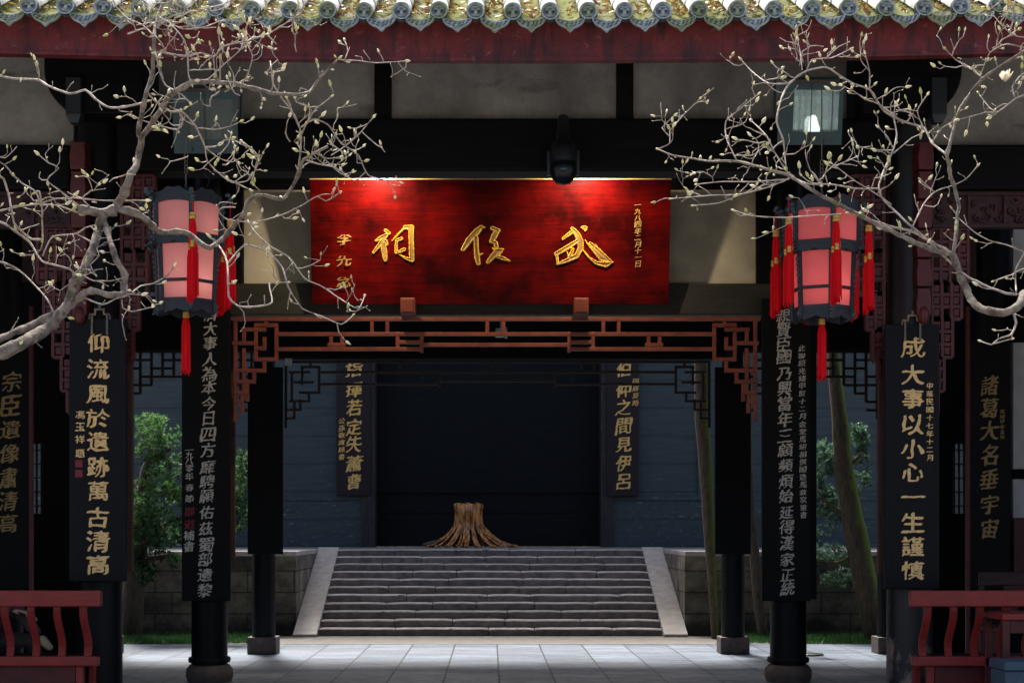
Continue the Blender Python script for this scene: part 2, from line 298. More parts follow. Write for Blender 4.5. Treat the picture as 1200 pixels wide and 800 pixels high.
class B:
    """collects shapes in world coordinates and links them as ONE mesh object"""
    def __init__(s): s.v = []; s.f = []; s.mi = []; s.tone = []; s.usetone = False
    def add(s, vs_, fs, mi=0, tone=None):
        o = len(s.v); s.v += [tuple(x) for x in vs_]
        for f in fs: s.f.append(tuple(i + o for i in f)); s.mi.append(mi); s.tone.append(.5 if tone is None else tone)
        if tone is not None: s.usetone = True
        return s
    def box(s, c, d, rot=None, mi=0):
        c = Vector(c); x, y, z = d[0] / 2, d[1] / 2, d[2] / 2
        vs_ = [Vector((a * x, b * y, e * z)) for a in (-1, 1) for b in (-1, 1) for e in (-1, 1)]
        if rot is not None: vs_ = [rot @ q for q in vs_]
        return s.add([q + c for q in vs_], [(0, 1, 3, 2), (4, 6, 7, 5), (0, 4, 5, 1), (2, 3, 7, 6), (0, 2, 6, 4), (1, 5, 7, 3)], mi)
    def span(s, x0, x1, y0, y1, z0, z1, mi=0):
        return s.box(((x0 + x1) / 2, (y0 + y1) / 2, (z0 + z1) / 2), (x1 - x0, y1 - y0, z1 - z0), None, mi)
    def tube(s, pts, rad, n=8, cap=True, mi=0):
        pts = [Vector(p) for p in pts]; k = len(pts)
        rad = rad if hasattr(rad, '__len__') else [rad] * k
        vs_, fs = [], []; up = None
        for i, p in enumerate(pts):
            t = (pts[min(i + 1, k - 1)] - pts[max(i - 1, 0)])
            t = t.normalized() if t.length > 1e-9 else Vector((0, 0, 1))
            if up is None: up = Vector((0, 0, 1)) if abs(t.z) < .9 else Vector((0, 1, 0))
            a = (up - t * up.dot(t)); a = a.normalized() if a.length > 1e-6 else t.orthogonal().normalized()
            bb = t.cross(a); up = a
            for j in range(n):
                th = 2 * math.pi * j / n; vs_.append(p + (a * math.cos(th) + bb * math.sin(th)) * rad[i])
        for i in range(k - 1):
            for j in range(n):
                fs.append((i * n + j, i * n + (j + 1) % n, (i + 1) * n + (j + 1) % n, (i + 1) * n + j))
        if cap: fs.append(tuple(range(n))[::-1]); fs.append(tuple((k - 1) * n + j for j in range(n)))
        return s.add(vs_, fs, mi)
    def lathe(s, c, prof, n=24, mi=0):
        c = Vector(c); vs_, fs = [], []
        for r, z in prof:
            for j in range(n): th = 2 * math.pi * j / n; vs_.append(c + Vector((r * math.cos(th), r * math.sin(th), z)))
        for i in range(len(prof) - 1):
            for j in range(n): fs.append((i * n + j, i * n + (j + 1) % n, (i + 1) * n + (j + 1) % n, (i + 1) * n + j))
        fs.append(tuple(range(n))[::-1]); fs.append(tuple((len(prof) - 1) * n + j for j in range(n)))
        return s.add(vs_, fs, mi)
    def prism(s, pts, y0, y1, mi=0):
        """outline of (x, z) pushed from y0 to y1"""
        n = len(pts); vs_ = [(x, y0, z) for x, z in pts] + [(x, y1, z) for x, z in pts]
        fs = [tuple(range(n)), tuple(range(2 * n - 1, n - 1, -1))] + [(i, i + n, (i + 1) % n + n, (i + 1) % n) for i in range(n)]
        return s.add(vs_, fs, mi)
    def ball(s, c, r, n=8, m=6, rot=None, mi=0, tone=None):
        c = Vector(c); r = Vector(r) if hasattr(r, '__len__') else Vector((r, r, r)); vs_, fs = [], []
        for i in range(m + 1):
            ph = math.pi * i / m
            for j in range(n):
                th = 2 * math.pi * j / n; q = Vector((r.x * math.sin(ph) * math.cos(th), r.y * math.sin(ph) * math.sin(th), r.z * math.cos(ph)))
                vs_.append(c + (rot @ q if rot is not None else q))
        for i in range(m):
            for j in range(n): fs.append((i * n + j, (i + 1) * n + j, (i + 1) * n + (j + 1) % n, i * n + (j + 1) % n))
        return s.add(vs_, fs, mi, tone)
    def build(s, name, mat, parent=None, smooth=False, bevel=0, loc=None):
        me = bpy.data.meshes.new(name); o0 = wloc(parent) if parent else Vector((0, 0, 0))
        if loc is not None: o0 = o0 + Vector(loc)
        me.from_pydata([(x - o0.x, y - o0.y, z - o0.z) for x, y, z in s.v], [], s.f)
        for m in (mat if isinstance(mat, (list, tuple)) else [mat]): me.materials.append(m)
        me.polygons.foreach_set('material_index', s.mi)
        if s.usetone:
            a = me.attributes.new('tone', 'FLOAT', 'FACE'); a.data.foreach_set('value', s.tone)
        else:
            bm = bmesh.new(); bm.from_mesh(me); bmesh.ops.recalc_face_normals(bm, faces=bm.faces); bm.to_mesh(me); bm.free()
        if smooth: me.polygons.foreach_set('use_smooth', [True] * len(me.polygons))
        o = bpy.data.objects.new(name, me); COL.objects.link(o); o.parent = parent
        if loc is not None: o.location = loc
        if bevel:
            b = o.modifiers.new('bevel', 'BEVEL'); b.width = bevel; b.segments = 2; b.limit_method = 'ANGLE'; b.angle_limit = R(40)
        if smooth == 'auto':
            e = o.modifiers.new('split', 'EDGE_SPLIT'); e.split_angle = R(40)
        return o
def struct(name, b, mat, **k): return props(b.build(name, mat, **k), kind='structure')

# lettering: glyphs of the built-in font, swelled, warped and re-contoured so that they read as brush writing
_flat, _ink = {}, {}
def glyph(ch, bold=0):
    key = (ch, bold)
    if key not in _flat:
        cu = bpy.data.curves.new('glyph', 'FONT'); cu.body = ch; cu.offset = bold; cu.resolution_u = 5
        o = bpy.data.objects.new('glyph', cu); COL.objects.link(o); bpy.context.view_layer.update()
        me = bpy.data.meshes.new_from_object(o.evaluated_get(bpy.context.evaluated_depsgraph_get()))
        vs_ = np.array([v.co[:] for v in me.vertices]) if len(me.vertices) else np.zeros((0, 3))
        fs = [tuple(p.vertices) for p in me.polygons]
        bpy.data.objects.remove(o); bpy.data.curves.remove(cu); bpy.data.meshes.remove(me)
        if len(vs_): vs_[:, 0] -= (vs_[:, 0].min() + vs_[:, 0].max()) / 2; vs_[:, 1] -= (vs_[:, 1].min() + vs_[:, 1].max()) / 2
        _flat[key] = (vs_, fs)
    return _flat[key]
NG = 84
def _blur(a, sg, ax):
    k = np.exp(-np.arange(-6, 7) ** 2 / (2 * sg * sg)); k /= k.sum()
    return np.apply_along_axis(lambda r: np.convolve(r, k, 'same'), ax, a)
def inked(ch, rough, slant, weight, var):
    """(vertices, faces) of one brushed character in a unit box"""
    key = (ch, rough, slant, weight, var)
    if key in _ink: return _ink[key]
    vs_, fs = glyph(ch); ax = (np.arange(NG) + .5) / NG * 1.2 - .6; X, Y = np.meshgrid(ax, ax)
    seed = (sum(map(ord, ch)) * 7.31 + var * 3.3) % 60; rg_ = np.random.RandomState(int(seed * 100) % 9999)
    def field(n):       # smooth random field
        c = rg_.uniform(-1, 1, (n, n)); xi = np.linspace(0, n - 1.001, NG); i = xi.astype(int); t = xi - i; t = t * t * (3 - 2 * t)
        r = c[i] * (1 - t)[:, None] + c[i + 1] * t[:, None]; return r[:, i] * (1 - t) + r[:, i + 1] * t
    q = vs_.copy(); k = 1 / max(.75, np.ptp(vs_[:, 0]), np.ptp(vs_[:, 1])); q[:, :2] *= k
    wx, wy = field(5) * rough, field(5) * rough
    SX = X + wx - .12 * slant * Y; SY_ = Y + wy - .10 * slant * X
    img = np.zeros((NG, NG), bool)
    for f in fs:
        for a in range(1, len(f) - 1):
            A, Bq, Cq = q[f[0]], q[f[a]], q[f[a + 1]]
            d = (Bq[0] - A[0]) * (Cq[1] - A[1]) - (Bq[1] - A[1]) * (Cq[0] - A[0])
            if abs(d) < 1e-9: continue
            u = ((SX - A[0]) * (Cq[1] - A[1]) - (SY_ - A[1]) * (Cq[0] - A[0])) / d; v = ((Bq[0] - A[0]) * (SY_ - A[1]) - (Bq[1] - A[1]) * (SX - A[0])) / d
            img |= (u >= -1e-4) & (v >= -1e-4) & (u + v <= 1.0001)
    thin = _blur(_blur(img.astype(float), 1.0, 0), 1.0, 1) + .16 * field(7); thin = np.clip((thin - .55) * 4, 0, 1)      # lean strokes ...
    L = 2.6 + 2.2 * field(6); g_ = thin.copy(); an = .62 if slant == 0 else .30                                          # ... pressed with a slanted brush
    for q_ in np.arange(-4, 4.1, .5):
        g_ = np.maximum(g_, np.roll(thin, (int(round(q_ * math.sin(an))), int(round(q_ * math.cos(an)))), (0, 1)) * (abs(q_) <= L))
    g_ = _blur(_blur(g_, .95, 0), .95, 1) - (weight + .12 + .05 * field(24))
    idx = {}; V, Fc = [], []
    def vert(k_, p):
        if k_ not in idx: idx[k_] = len(V); V.append(p)
        return idx[k_]
    ins = g_ > 0; any_ = ins[:-1, :-1] | ins[1:, :-1] | ins[:-1, 1:] | ins[1:, 1:]
    for j, i in zip(*np.nonzero(any_)):
        cs = ((j, i), (j, i + 1), (j + 1, i + 1), (j + 1, i)); poly = []
        for a in range(4):
            c0, c1 = cs[a], cs[(a + 1) % 4]; g0, g1 = g_[c0], g_[c1]
            if g0 > 0: poly.append(vert(c0, (X[c0], Y[c0])))
            if (g0 > 0) != (g1 > 0):
                t = g0 / (g0 - g1); kk = (min(c0, c1), max(c0, c1)); poly.append(vert(kk, (X[c0] + (X[c1] - X[c0]) * t, Y[c0] + (Y[c1] - Y[c0]) * t)))
        if len(set(poly)) >= 3: Fc.append(tuple(poly))
    _ink[key] = (V, Fc); return _ink[key]
def write(b, ch, cx, cz, y, wd, ht, weight=.36, slant=0, rough=.03, lift=.003):
    """one character standing on the plane y, facing the courtyard (-Y)"""
    V, Fc = inked(ch, rough, slant, weight, random.randint(0, 2))
    b.add([(cx + x * wd, y - lift, cz + z * ht) for x, z in V], Fc)

# ------------------------------------------------------------------ ground and floor
g = B(); g.add([(-90, -60, -.012), (90, -60, -.012), (90, 120, -.012), (-90, 120, -.012)], [(0, 1, 2, 3)])
struct('ground', g, M['court'])
g = B(); g.span(-9, 9, 12.35, 24.15, -.01, 0.0); struct('gate_floor', g, M['floor'])
g = B(); g.span(-4.4, 4.3, 24.155, 25.99, -.008, .004); struct('paved_path', g, simple('beige_paving', (.20, .185, .17), (.14, .13, .12), 4, .8, .3))
g = B(); g.span(-9, 9, 29.62, 36, -.005, 1.405); struct('terrace', g, M['landing'])

# ------------------------------------------------------------------ the gate building
YF, YM, YR, HX = 13.0, 18.2, 22.4, 3.36
gate = empty('shrine_gate', (0, 12.4, 0), 'black timber entrance gate hall with tiled roof, red fascia and red lattice', 'gate building')
def column(x, y, r, top, base='round', mat='black', hoop=False):
    b = B(); b.lathe((x, y, 0), [(r * 1.02, .16), (r * 1.02, .5), (r, 1.5), (r * .97, top * .7), (r * .93, top)], 32)
    o = b.build('column', M[mat], gate, 'auto')
    p = B()
    if base == 'round': p.lathe((x, y, 0), [(r * 1.22, 0), (r * 1.34, .07), (r * 1.3, .15), (r * 1.1, .20)], 32); p.build('plinth', M['stone_base'], o, 'auto')
    else: p.span(x - r * 1.25, x + r * 1.25, y - r * 1.25, y + r * 1.25, .001, .24); p.build('plinth', M['stone_base'], o, bevel=.01)
    if hoop:
        h = B(); h.lathe((x, y, 0), [(r * 1.03, .22), (r * 1.16, .225), (r * 1.2, .255), (r * 1.16, .285), (r * 1.03, .29)], 32); h.build('hoop', M['black'], o, 'auto')
    return o
column(-3.36, YF, .185, 6.0); column(3.39, YF, .185, 6.0, mat='peel')
column(-3.38, YM, .205, 7.6, hoop=True); column(3.37, YM, .205, 7.6, hoop=True)
column(-3.36, YR, .165, 5.6, 'square'); column(3.38, YR, .165, 5.6, 'square')
for s in (-1, 1):
    column(s * 5.77, YF, .185, 6.0); column(s * 5.77, YM, .205, 7.0); column(s * 5.62, YR, .165, 5.6, 'square')

def eave_lift(x): return .0037 * x * x
# front row: plaster panels between black struts, deep beam below
def panel(x0, x1, z0, z1, y=YF, t=.05, name='plaster_panel'):
    b = B(); nx = 14; pts = []
    b.span(x0, x1, y - t / 2, y + t / 2, z0, z1); return b.build(name, M['plaster'], gate, bevel=.004)
zb = PZ(144, YF)
for x0, x1 in ((-2.86, -1.065), (-.925, .945), (1.085, 2.86)): panel(x0, x1, zb + .003, 6.0)
for x in (-.995, 1.015):
    b = B(); b.span(x - .068, x + .068, YF - .08, YF + .08, zb + .002, 6.0); b.build('strut', M['beam'], gate, bevel=.006)
b = B(); b.span(-3.19, 3.21, YF - .15, YF + .15, PZ(205, YF), zb); b.build('beam', M['beam'], gate, bevel=.02)
zs = PZ(174, YF)
for s in (-1, 1):
    x0, x1 = sorted((s * 3.57, s * 7.5))
    panel(x0, x1, zs + .003, 6.0)
    b = B(); b.span(x0, x1, YF - .14, YF + .14, PZ(226, YF), zs); b.build('beam', M['beam'], gate, bevel=.02)
    # carved red frieze under the side beam: raised scrolls on a board
    z0, z1 = PZ(268, YF), PZ(226, YF) - .002
    b = B(); b.span(x0, x1, YF - .03, YF + .03, z0, z1)
    b.span(x0, x1, YF - .06, YF - .032, z0, z0 + .03); b.span(x0, x1, YF - .06, YF - .032, z1 - .03, z1)
    xx = x0 + .3
    while xx < x1:
        b.span(xx - .012, xx + .012, YF - .058, YF - .032, z0 + .032, z1 - .032)
        for k in range(9):
            a = random.random() * 6.28; cx_, cz_ = xx - .27 + random.random() * .24, z0 + .06 + random.random() * (z1 - z0 - .12)
            b.tube([(cx_ + .03 * math.cos(a + q) * (1 - q / 6), YF - .042, cz_ + .03 * math.sin(a + q) * (1 - q / 6)) for q in np.linspace(0, 4.6, 9)], .009, 5)
        xx += .3
    b.build('carved_frieze', M['red_frieze'], gate)
    # corbel board on top of the column with rounded outer corner, and its hanging post
    cx_ = s * 3.28; hw = .40; zt, zl = 6.0, PZ(139, YF - .35)
    o_, i_ = s * hw, -s * .40
    pts = [(cx_ + i_, zt), (cx_ + i_, zl)]
    pts += [(cx_ + o_ - s * .32 + s * .32 * math.sin(a), zl + .36 - .36 * math.cos(a)) for a in np.linspace(0, math.pi / 2, 10)]
    pts += [(cx_ + o_, zt)]
    b = B(); b.prism(pts, YF - .5, YF - .2); b.build('corbel', M['beam'], gate, bevel=.012)
    px_ = s * 3.46 + (.03 if s < 0 else .02)
    b = B(); zq = PZ(153, YF - .3); b.span(px_ - .06, px_ + .06, YF - .56, YF - .44, zq + .06, zq + .36)
    b.add([(px_ + a * .06, YF - .5 + c * .06, zq + .06) for a, c in ((-1, -1), (1, -1), (1, 1), (-1, 1))] + [(px_ + a * .035, YF - .5 + c * .035, zq) for a, c in ((-1, -1), (1, -1), (1, 1), (-1, 1))],
          [(0, 1, 5, 4), (1, 2, 6, 5), (2, 3, 7, 6), (3, 0, 4, 7), (4, 5, 6, 7)])
    b.build('hanging_post', M['post_blue'], gate, bevel=.006)
    # carved bracket arm in front of the column: stacked lobes
    ax = s * 3.40 + (.03 if s > 0 else -.05); b = B()
    zt, zl = PZ(168, YF - .3), PZ(372, YF - .25)
    n = 6
    for k in range(n):
        a0 = zt + (zl - zt) * k / n; a1 = zt + (zl - zt) * (k + 1) / n
        d = .17 - .013 * k; hw = .066 - .002 * (k % 3)
        b.prism([(ax - hw, a0), (ax - hw * .82, a0 - .02), (ax - hw, (a0 + a1) / 2), (ax - hw * .9, a1 + .012), (ax + hw * .9, a1 + .012), (ax + hw, (a0 + a1) / 2), (ax + hw * .82, a0 - .02), (ax + hw, a0)], YF - .19 - d, YF - .15)
    b.ball((ax, YF - .27, zl + .02), (.05, .05, .08), 12, 8)
    b.build('bracket_arm', M['red_dark'], gate, bevel=.008)
    # stepped fretwork brackets on both sides of the column
    for q in (-1, 1):
        xo = s * 3.37 + q * .2; inner = (q == -s); top = PZ(206 if inner else 268, YF); b = B()
        steps = [(.30, .45), (.245, .30), (.17, .32), (.10, .28), (.05, .18)] if not inner else [(.27, .62), (.21, .36), (.14, .30), (.09, .26), (.04, .16)]
        z = top - .003
        for kk, (wd, ht) in enumerate(steps):
            a, c = sorted((xo, xo + q * wd)); t = .026
            y0, y1 = YF - .035, YF + .035
            nx = max(1, round(wd / .085)); nz_ = max(1, round(ht / .11))
            for i in range(nx + 1):
                xx = a + (c - a) * i / nx; b.span(xx - t / 2, xx + t / 2, y0, y1, z - ht, z)
            for j in range(nz_ + 1):
                zz = z - ht * j / nz_; b.span(a + .002, c - .002, y0 + .004, y1 - .004, zz - t / 2, zz + t / 2)
            for i in range(nx):
                for j in range(nz_):
                    if (i * 3 + j * 2 + kk) % 4 != 0:
                        x_ = a + (c - a) * (i + .5) / nx; z_ = z - ht * (j + .5) / nz_
                        b.box((x_, YF, z_), ((c - a) / nx * .52, .05, ht / nz_ * .52))
                        b.box((x_ + .02, YF, z_ + .02), ((c - a) / nx * .9, .044, .02))
            z -= ht
        b.build('corner_fretwork', M['red_dark'], gate)

# middle row: wall behind the plaque
zt_, zm_, zl_ = PZ(222, YM), PZ(334, YM), PZ(371, YM)
b = B(); b.span(-2.98, 3.0, YM - .005, YM + .045, zm_ + .003, zt_ - .003); b.build('plaster_panel', simple('lamp_warmed_plaster', (.55, .49, .36), (.40, .35, .25), 3, .9, .3), gate, bevel=.004)  # sheltered pale plaster, yellowed to paint in the warm lamp spill
b = B(); b.span(-3.16, 3.16, YM - .16, YM + .16, zt_, 6.4); b.build('beam', M['beam'], gate, bevel=.02)
b = B(); b.span(-3.16, 3.16, YM - .13, YM + .13, zl_, zm_); b.build('beam', simple('olive_beam', (.030, .026, .014), (.014, .013, .009), 3, .6, .25, (.7, 5, 9)), gate, bevel=.015)
for s in (-1, 1):
    b = B(); b.span(s * 3.08 - .09, s * 3.08 + .09, YM - .06, YM + .06, zm_ + .002, zt_ - .002); b.build('post', M['beam'], gate, bevel=.006)
    x0, x1 = sorted((s * 3.6, s * 5.56))
    b = B(); b.span(x0, x1, YM - .12, YM + .12, PZ(262, YM), 6.2); b.build('beam', M['beam'], gate, bevel=.015)
    b = B(); b.span(x0, x1, YM - .03, YM + .03, PZ(330, YM), PZ(262, YM) - .002); b.build('carved_frieze', M['red_frieze'], gate)
    # outer wall of the middle row: plaster panels in dark frames
    x0, x1 = sorted((s * 5.99, s * 8.8))
    b = B()
    for za, zc in ((0, .9), (2.36, 2.47), (3.95, 4.75), (5.35, 7.0)): b = B(); b.span(x0, x1, YM - .07, YM + .07, za, zc); b.build('wall_rail', M['beam'], gate, bevel=.01)
    for za, zc in ((1.90, 2.36), (2.47, 3.95), (4.75, 5.35)): b = B(); b.span(x0, x1, YM - .015, YM + .035, za + .003, zc - .003); b.build('plaster_panel', M['limewash'], gate, bevel=.004)
    b = B(); b.span(x0, x1, YM - .05, YM + .05, .903, 1.897); b.build('wainscot', M['red_dark'], gate)
    b = B(); xj = s * 5.32; b.span(xj - .022, xj + .022, YM - .5, YM - .45, 0, 4.3); b.build('door_jamb', M['red_dark'], gate, bevel=.004)

# lattices hung under the beams, traced as bars
def lattice_bars(b, Y, segs, t, d):
    for (x0, y0, x1, y1) in segs:
        a, c = P(x0, y0, Y), P(x1, y1, Y)
        if abs(y1 - y0) < abs(x1 - x0): b.span(min(a.x, c.x) - t / 2, max(a.x, c.x) + t / 2, Y - d / 2, Y + d / 2, a.z - t / 2, a.z + t / 2)
        else: b.span(a.x - t / 2, a.x + t / 2, Y - d / 2 + .003, Y + d / 2 - .003, min(a.z, c.z) - t / 2 + .002, max(a.z, c.z) + t / 2 - .002)
CXM = PX(581, YM - .1)
def mirror_segs(segs, c): return segs + [(2 * c - a, y0, 2 * c - e, y1) for a, y0, e, y1 in segs]
mid = [(272, 374, 578.5, 374), (324, 391.5, 578.5, 391.5), (324, 409, 494, 409), (494, 404, 578.5, 404), (436, 374, 436, 391), (454, 374, 454, 391),
       (466, 391, 466, 409), (494, 391, 494, 411), (470, 401, 494, 401), (571, 374, 571, 391), (386, 404, 403, 404), (388, 396, 388, 409), (401, 396, 401, 409),
       # stepped corner
       (324, 381, 324, 421), (300, 381, 324, 381), (312, 374, 312, 381), (285, 386, 310, 386), (300, 381, 300, 408), (310, 397, 310, 408), (300, 408, 310, 408), (300, 421, 324, 421),
       (286, 386, 286, 402), (274, 402, 300, 402), (286, 410, 286, 434), (310, 421, 310, 434), (276, 434, 310, 434), (300, 408, 300, 421), (298, 434, 298, 447), (276, 447, 298, 447),
       (286, 434, 286, 460), (276, 460, 290, 460), (290, 447, 290, 468), (276, 470, 284, 470), (284, 460, 284, 482), (276, 374, 276, 492)]
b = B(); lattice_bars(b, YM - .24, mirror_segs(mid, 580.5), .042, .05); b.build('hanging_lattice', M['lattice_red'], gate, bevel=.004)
rear = [(335, 424, 581.6, 424), (374, 436, 581.6, 436), (374, 450, 515, 450), (515, 446, 581.6, 446), (469, 424, 469, 436), (484, 424, 484, 436), (495, 436, 495, 450), (515, 436, 515, 452),
        (576, 424, 576, 436), (374, 430, 374, 460), (354, 430, 374, 430), (364, 424, 364, 430), (340, 436, 362, 436), (354, 430, 354, 450), (346, 448, 366, 448), (352, 460, 374, 460),
        (342, 436, 342, 470), (362, 460, 362, 469), (340, 470, 362, 470), (352, 469, 352, 480), (338, 480, 352, 480), (345, 470, 345, 490), (338, 490, 345, 490), (335, 424, 335, 500)]
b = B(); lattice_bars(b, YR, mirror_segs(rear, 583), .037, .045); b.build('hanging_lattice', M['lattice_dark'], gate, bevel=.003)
b = B(); b.span(-3.2, 3.22, YR - .12, YR + .12, PZ(421, YR), 5.1); b.build('beam', M['beam'], gate, bevel=.015)
for s in (-1, 1):     # side bays of the rear row
    x0, x1 = sorted((s * 3.53, s * 5.45)); b = B(); t = .036
    zt2 = PZ(412, YR); n = 12
    for i in range(n + 1):
        u = i / n; xx = x0 + (x1 - x0) * u; dep = .30 + .62 * (abs(u - .5) * 2) ** 2.2
        dep = round(dep / .12) * .12
        b.span(xx - t / 2, xx + t / 2, YR - .02, YR + .02, zt2 - dep, zt2)
        if i < n:
            u2 = (i + .5) / n; d2 = round((.30 + .62 * (abs(u2 - .5) * 2) ** 2.2) / .12) * .12
            x2 = x0 + (x1 - x0) * (i + 1) / n
            k = 0
            while k * .12 <= d2 + .01:
                if (k + i) % 3 != 1 or abs(k * .12 - d2) < .02 or k == 0: b.span(xx, x2, YR - .017, YR + .017, zt2 - k * .12 - t / 2, zt2 - k * .12 + t / 2)
                k += 1
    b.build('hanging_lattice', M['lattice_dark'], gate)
    b = B(); b.span(x0, x1, YR - .1, YR + .1, zt2 + .02, 5.1); b.build('beam', M['beam'], gate, bevel=.015)
    # closed end bays with a narrow lattice window
    x0, x1 = sorted((s * 5.79, s * 8.8)); b = B(); wa, wb = sorted((s * 6.52, s * 6.72))
    b.span(x0, wa, YR - .06, YR + .06, 0, 5.6); b.span(wb, x1, YR - .06, YR + .06, 0, 5.6); b.span(wa, wb, YR - .06, YR + .06, 0, 2.0); b.span(wa, wb, YR - .06, YR + .06, 3.0, 5.6)
    b.build('end_wall', M['wall_dark'], gate)
    b = B()
    for k in range(3): b.span(wa + .02 + k * .07, wa + .045 + k * .07, YR - .02, YR + .02, 2.0, 3.0)
    for k in range(5): b.span(wa, wb, YR - .018, YR + .018, 2.1 + k * .2, 2.12 + k * .2)
    b.build('window_lattice', M['lattice_dark'], gate)
    b = B(); b.span(s * 8.8 - .1, s * 8.8 + .1, 12.6, 24, 0, 6); b.build('side_wall', M['wall_dark'], gate)
for px_ in (478.5, 680.5):      # two pegs that carry the plaque
    c = P(px_, 360, YM - .36); b = B(); b.box(c, (.165, .30, .175)); b.box(c + Vector((0, -.152, 0)), (.14, .008, .15)); b.build('support_peg', M['lattice_red'], gate, bevel=.012)

# roof
Y0, ZE, SL, PITCH = 11.0, PZ(27, 11.0), .50, .2626
roof = empty('roof', (0, 18, 0)); roof.parent = gate; roof.location = Vector((0, 18, 0)) - gate.location
NX = 36
b = B(); xs = np.linspace(-8.6, 8.6, NX)
vs_, fs = [], []
for x in xs:
    e = eave_lift(x)
    vs_ += [(x, Y0 + .20, ZE + .0 + e), (x, 18, ZE + 3.45 + e), (x, 24.3, ZE + .15 + e), (x, 24.3, ZE + .03 + e), (x, 18, ZE + 3.28 + e), (x, Y0 + .20, ZE - .08 + e)]
for i in range(NX - 1):
    for j in range(6): fs.append((i * 6 + j, i * 6 + (j + 1) % 6, (i + 1) * 6 + (j + 1) % 6, (i + 1) * 6 + j))
fs += [tuple(range(6)), tuple((NX - 1) * 6 + j for j in range(6))[::-1]]
b.add(vs_, fs); b.build('roof_deck', M['beam'], roof)
b = B(); vs_, fs = [], []
zf0, zf1 = PZ(71.5, 11.12), ZE + .06
prof = [(11.19, zf1), (11.13, zf1), (11.13, zf0 + .035), (11.115, zf0 + .032), (11.115, zf0 + .018), (11.10, zf0 + .015), (11.10, zf0), (11.19, zf0)]
for x in xs:
    for y, z in prof: vs_.append((x, y, z + eave_lift(x)))
k = len(prof)
for i in range(NX - 1):
    for j in range(k): fs.append((i * k + j, i * k + (j + 1) % k, (i + 1) * k + (j + 1) % k, (i + 1) * k + j))
b.add(vs_, fs); b.build('eave_fascia', M['fascia'], roof)
# barrel rows, trough rows, tile ends, drip tiles
def barrel_mesh():
    b = B(); n = 10; L = 8.0; seg = .30; k = 0; vs_, fs = [], []; rows = 0
    s = 0
    while s < L:
        for (d, r) in ((0, .066), (seg - .012, .060), (seg - .008, .057)):
            for j in range(n + 1):
                a = math.pi * j / n; vs_.append((-r * math.cos(a) * 1.0, s + d, r * math.sin(a) * 1.05))
            rows += 1
        s += seg
    for i in range(rows - 1):
        for j in range(n): a = i * (n + 1) + j; fs.append((a, a + n + 1, a + n + 2, a + 1))
    b.add(vs_, fs); return b
def trough_mesh():
    b = B(); n = 8; L = 8.0; seg = .16; vs_, fs = [], []; rows = 0; s = 0
    while s < L:
        for (d, h) in ((0, .004), (seg - .02, 0)):
            for j in range(n + 1):
                u = j / n * 2 - 1; vs_.append((u * .10, s + d, .045 * u * u - .03 + h))
            rows += 1
        s += seg
    for i in range(rows - 1):
        for j in range(n): a = i * (n + 1) + j; fs.append((a, a + 1, a + n + 2, a + n + 1))
    b.add(vs_, fs); return b
def end_mesh(seed):
    rnd = random.Random(seed); nr, na = 15, 40; vs_, fs = [], []; R0 = .064
    def hgt(r, a):
        h = 0
        if r > .86: h = .010
        elif r > .78: h = .002
        else:
            x, z = r * math.cos(a), r * math.sin(a)
            h = .006 * math.exp(-((x / .14) ** 2 + ((z + .12) / .18) ** 2)) * 1.8                      # nose
            for s in (-1, 1): h += .008 * math.exp(-(((x - s * .33) / .16) ** 2 + ((z - .18 - .15 * abs(x)) / .08) ** 2))   # brows
            h += .007 * math.exp(-((x / .4) ** 2 + ((z + .48 - .3 * x * x) / .07) ** 2)) + .005 * math.exp(-((x / .5) ** 2 + ((z - .52) / .08) ** 2))
            h -= .004 * math.exp(-((abs(x) - .32) ** 2 + (z - .02) ** 2) / .02)
        return h
    vs_.append((0, -.008, 0))
    for i in range(1, nr + 1):
        for j in range(na):
            a = 2 * math.pi * j / na; r = i / nr; vs_.append((R0 * r * math.cos(a), -.008 - 1.9 * hgt(r, a), R0 * r * math.sin(a)))
    for j in range(na): vs_.append((R0 * math.cos(2 * math.pi * j / na), .03, R0 * math.sin(2 * math.pi * j / na)))
    for j in range(na): fs.append((0, 1 + (j + 1) % na, 1 + j))
    for i in range(nr):
        for j in range(na): a = 1 + i * na; fs.append((a + j, a + (j + 1) % na, a + na + (j + 1) % na, a + na + j))
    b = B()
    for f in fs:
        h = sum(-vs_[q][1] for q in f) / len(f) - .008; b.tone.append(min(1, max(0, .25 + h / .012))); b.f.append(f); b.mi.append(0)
    b.v = vs_; b.usetone = True; return b
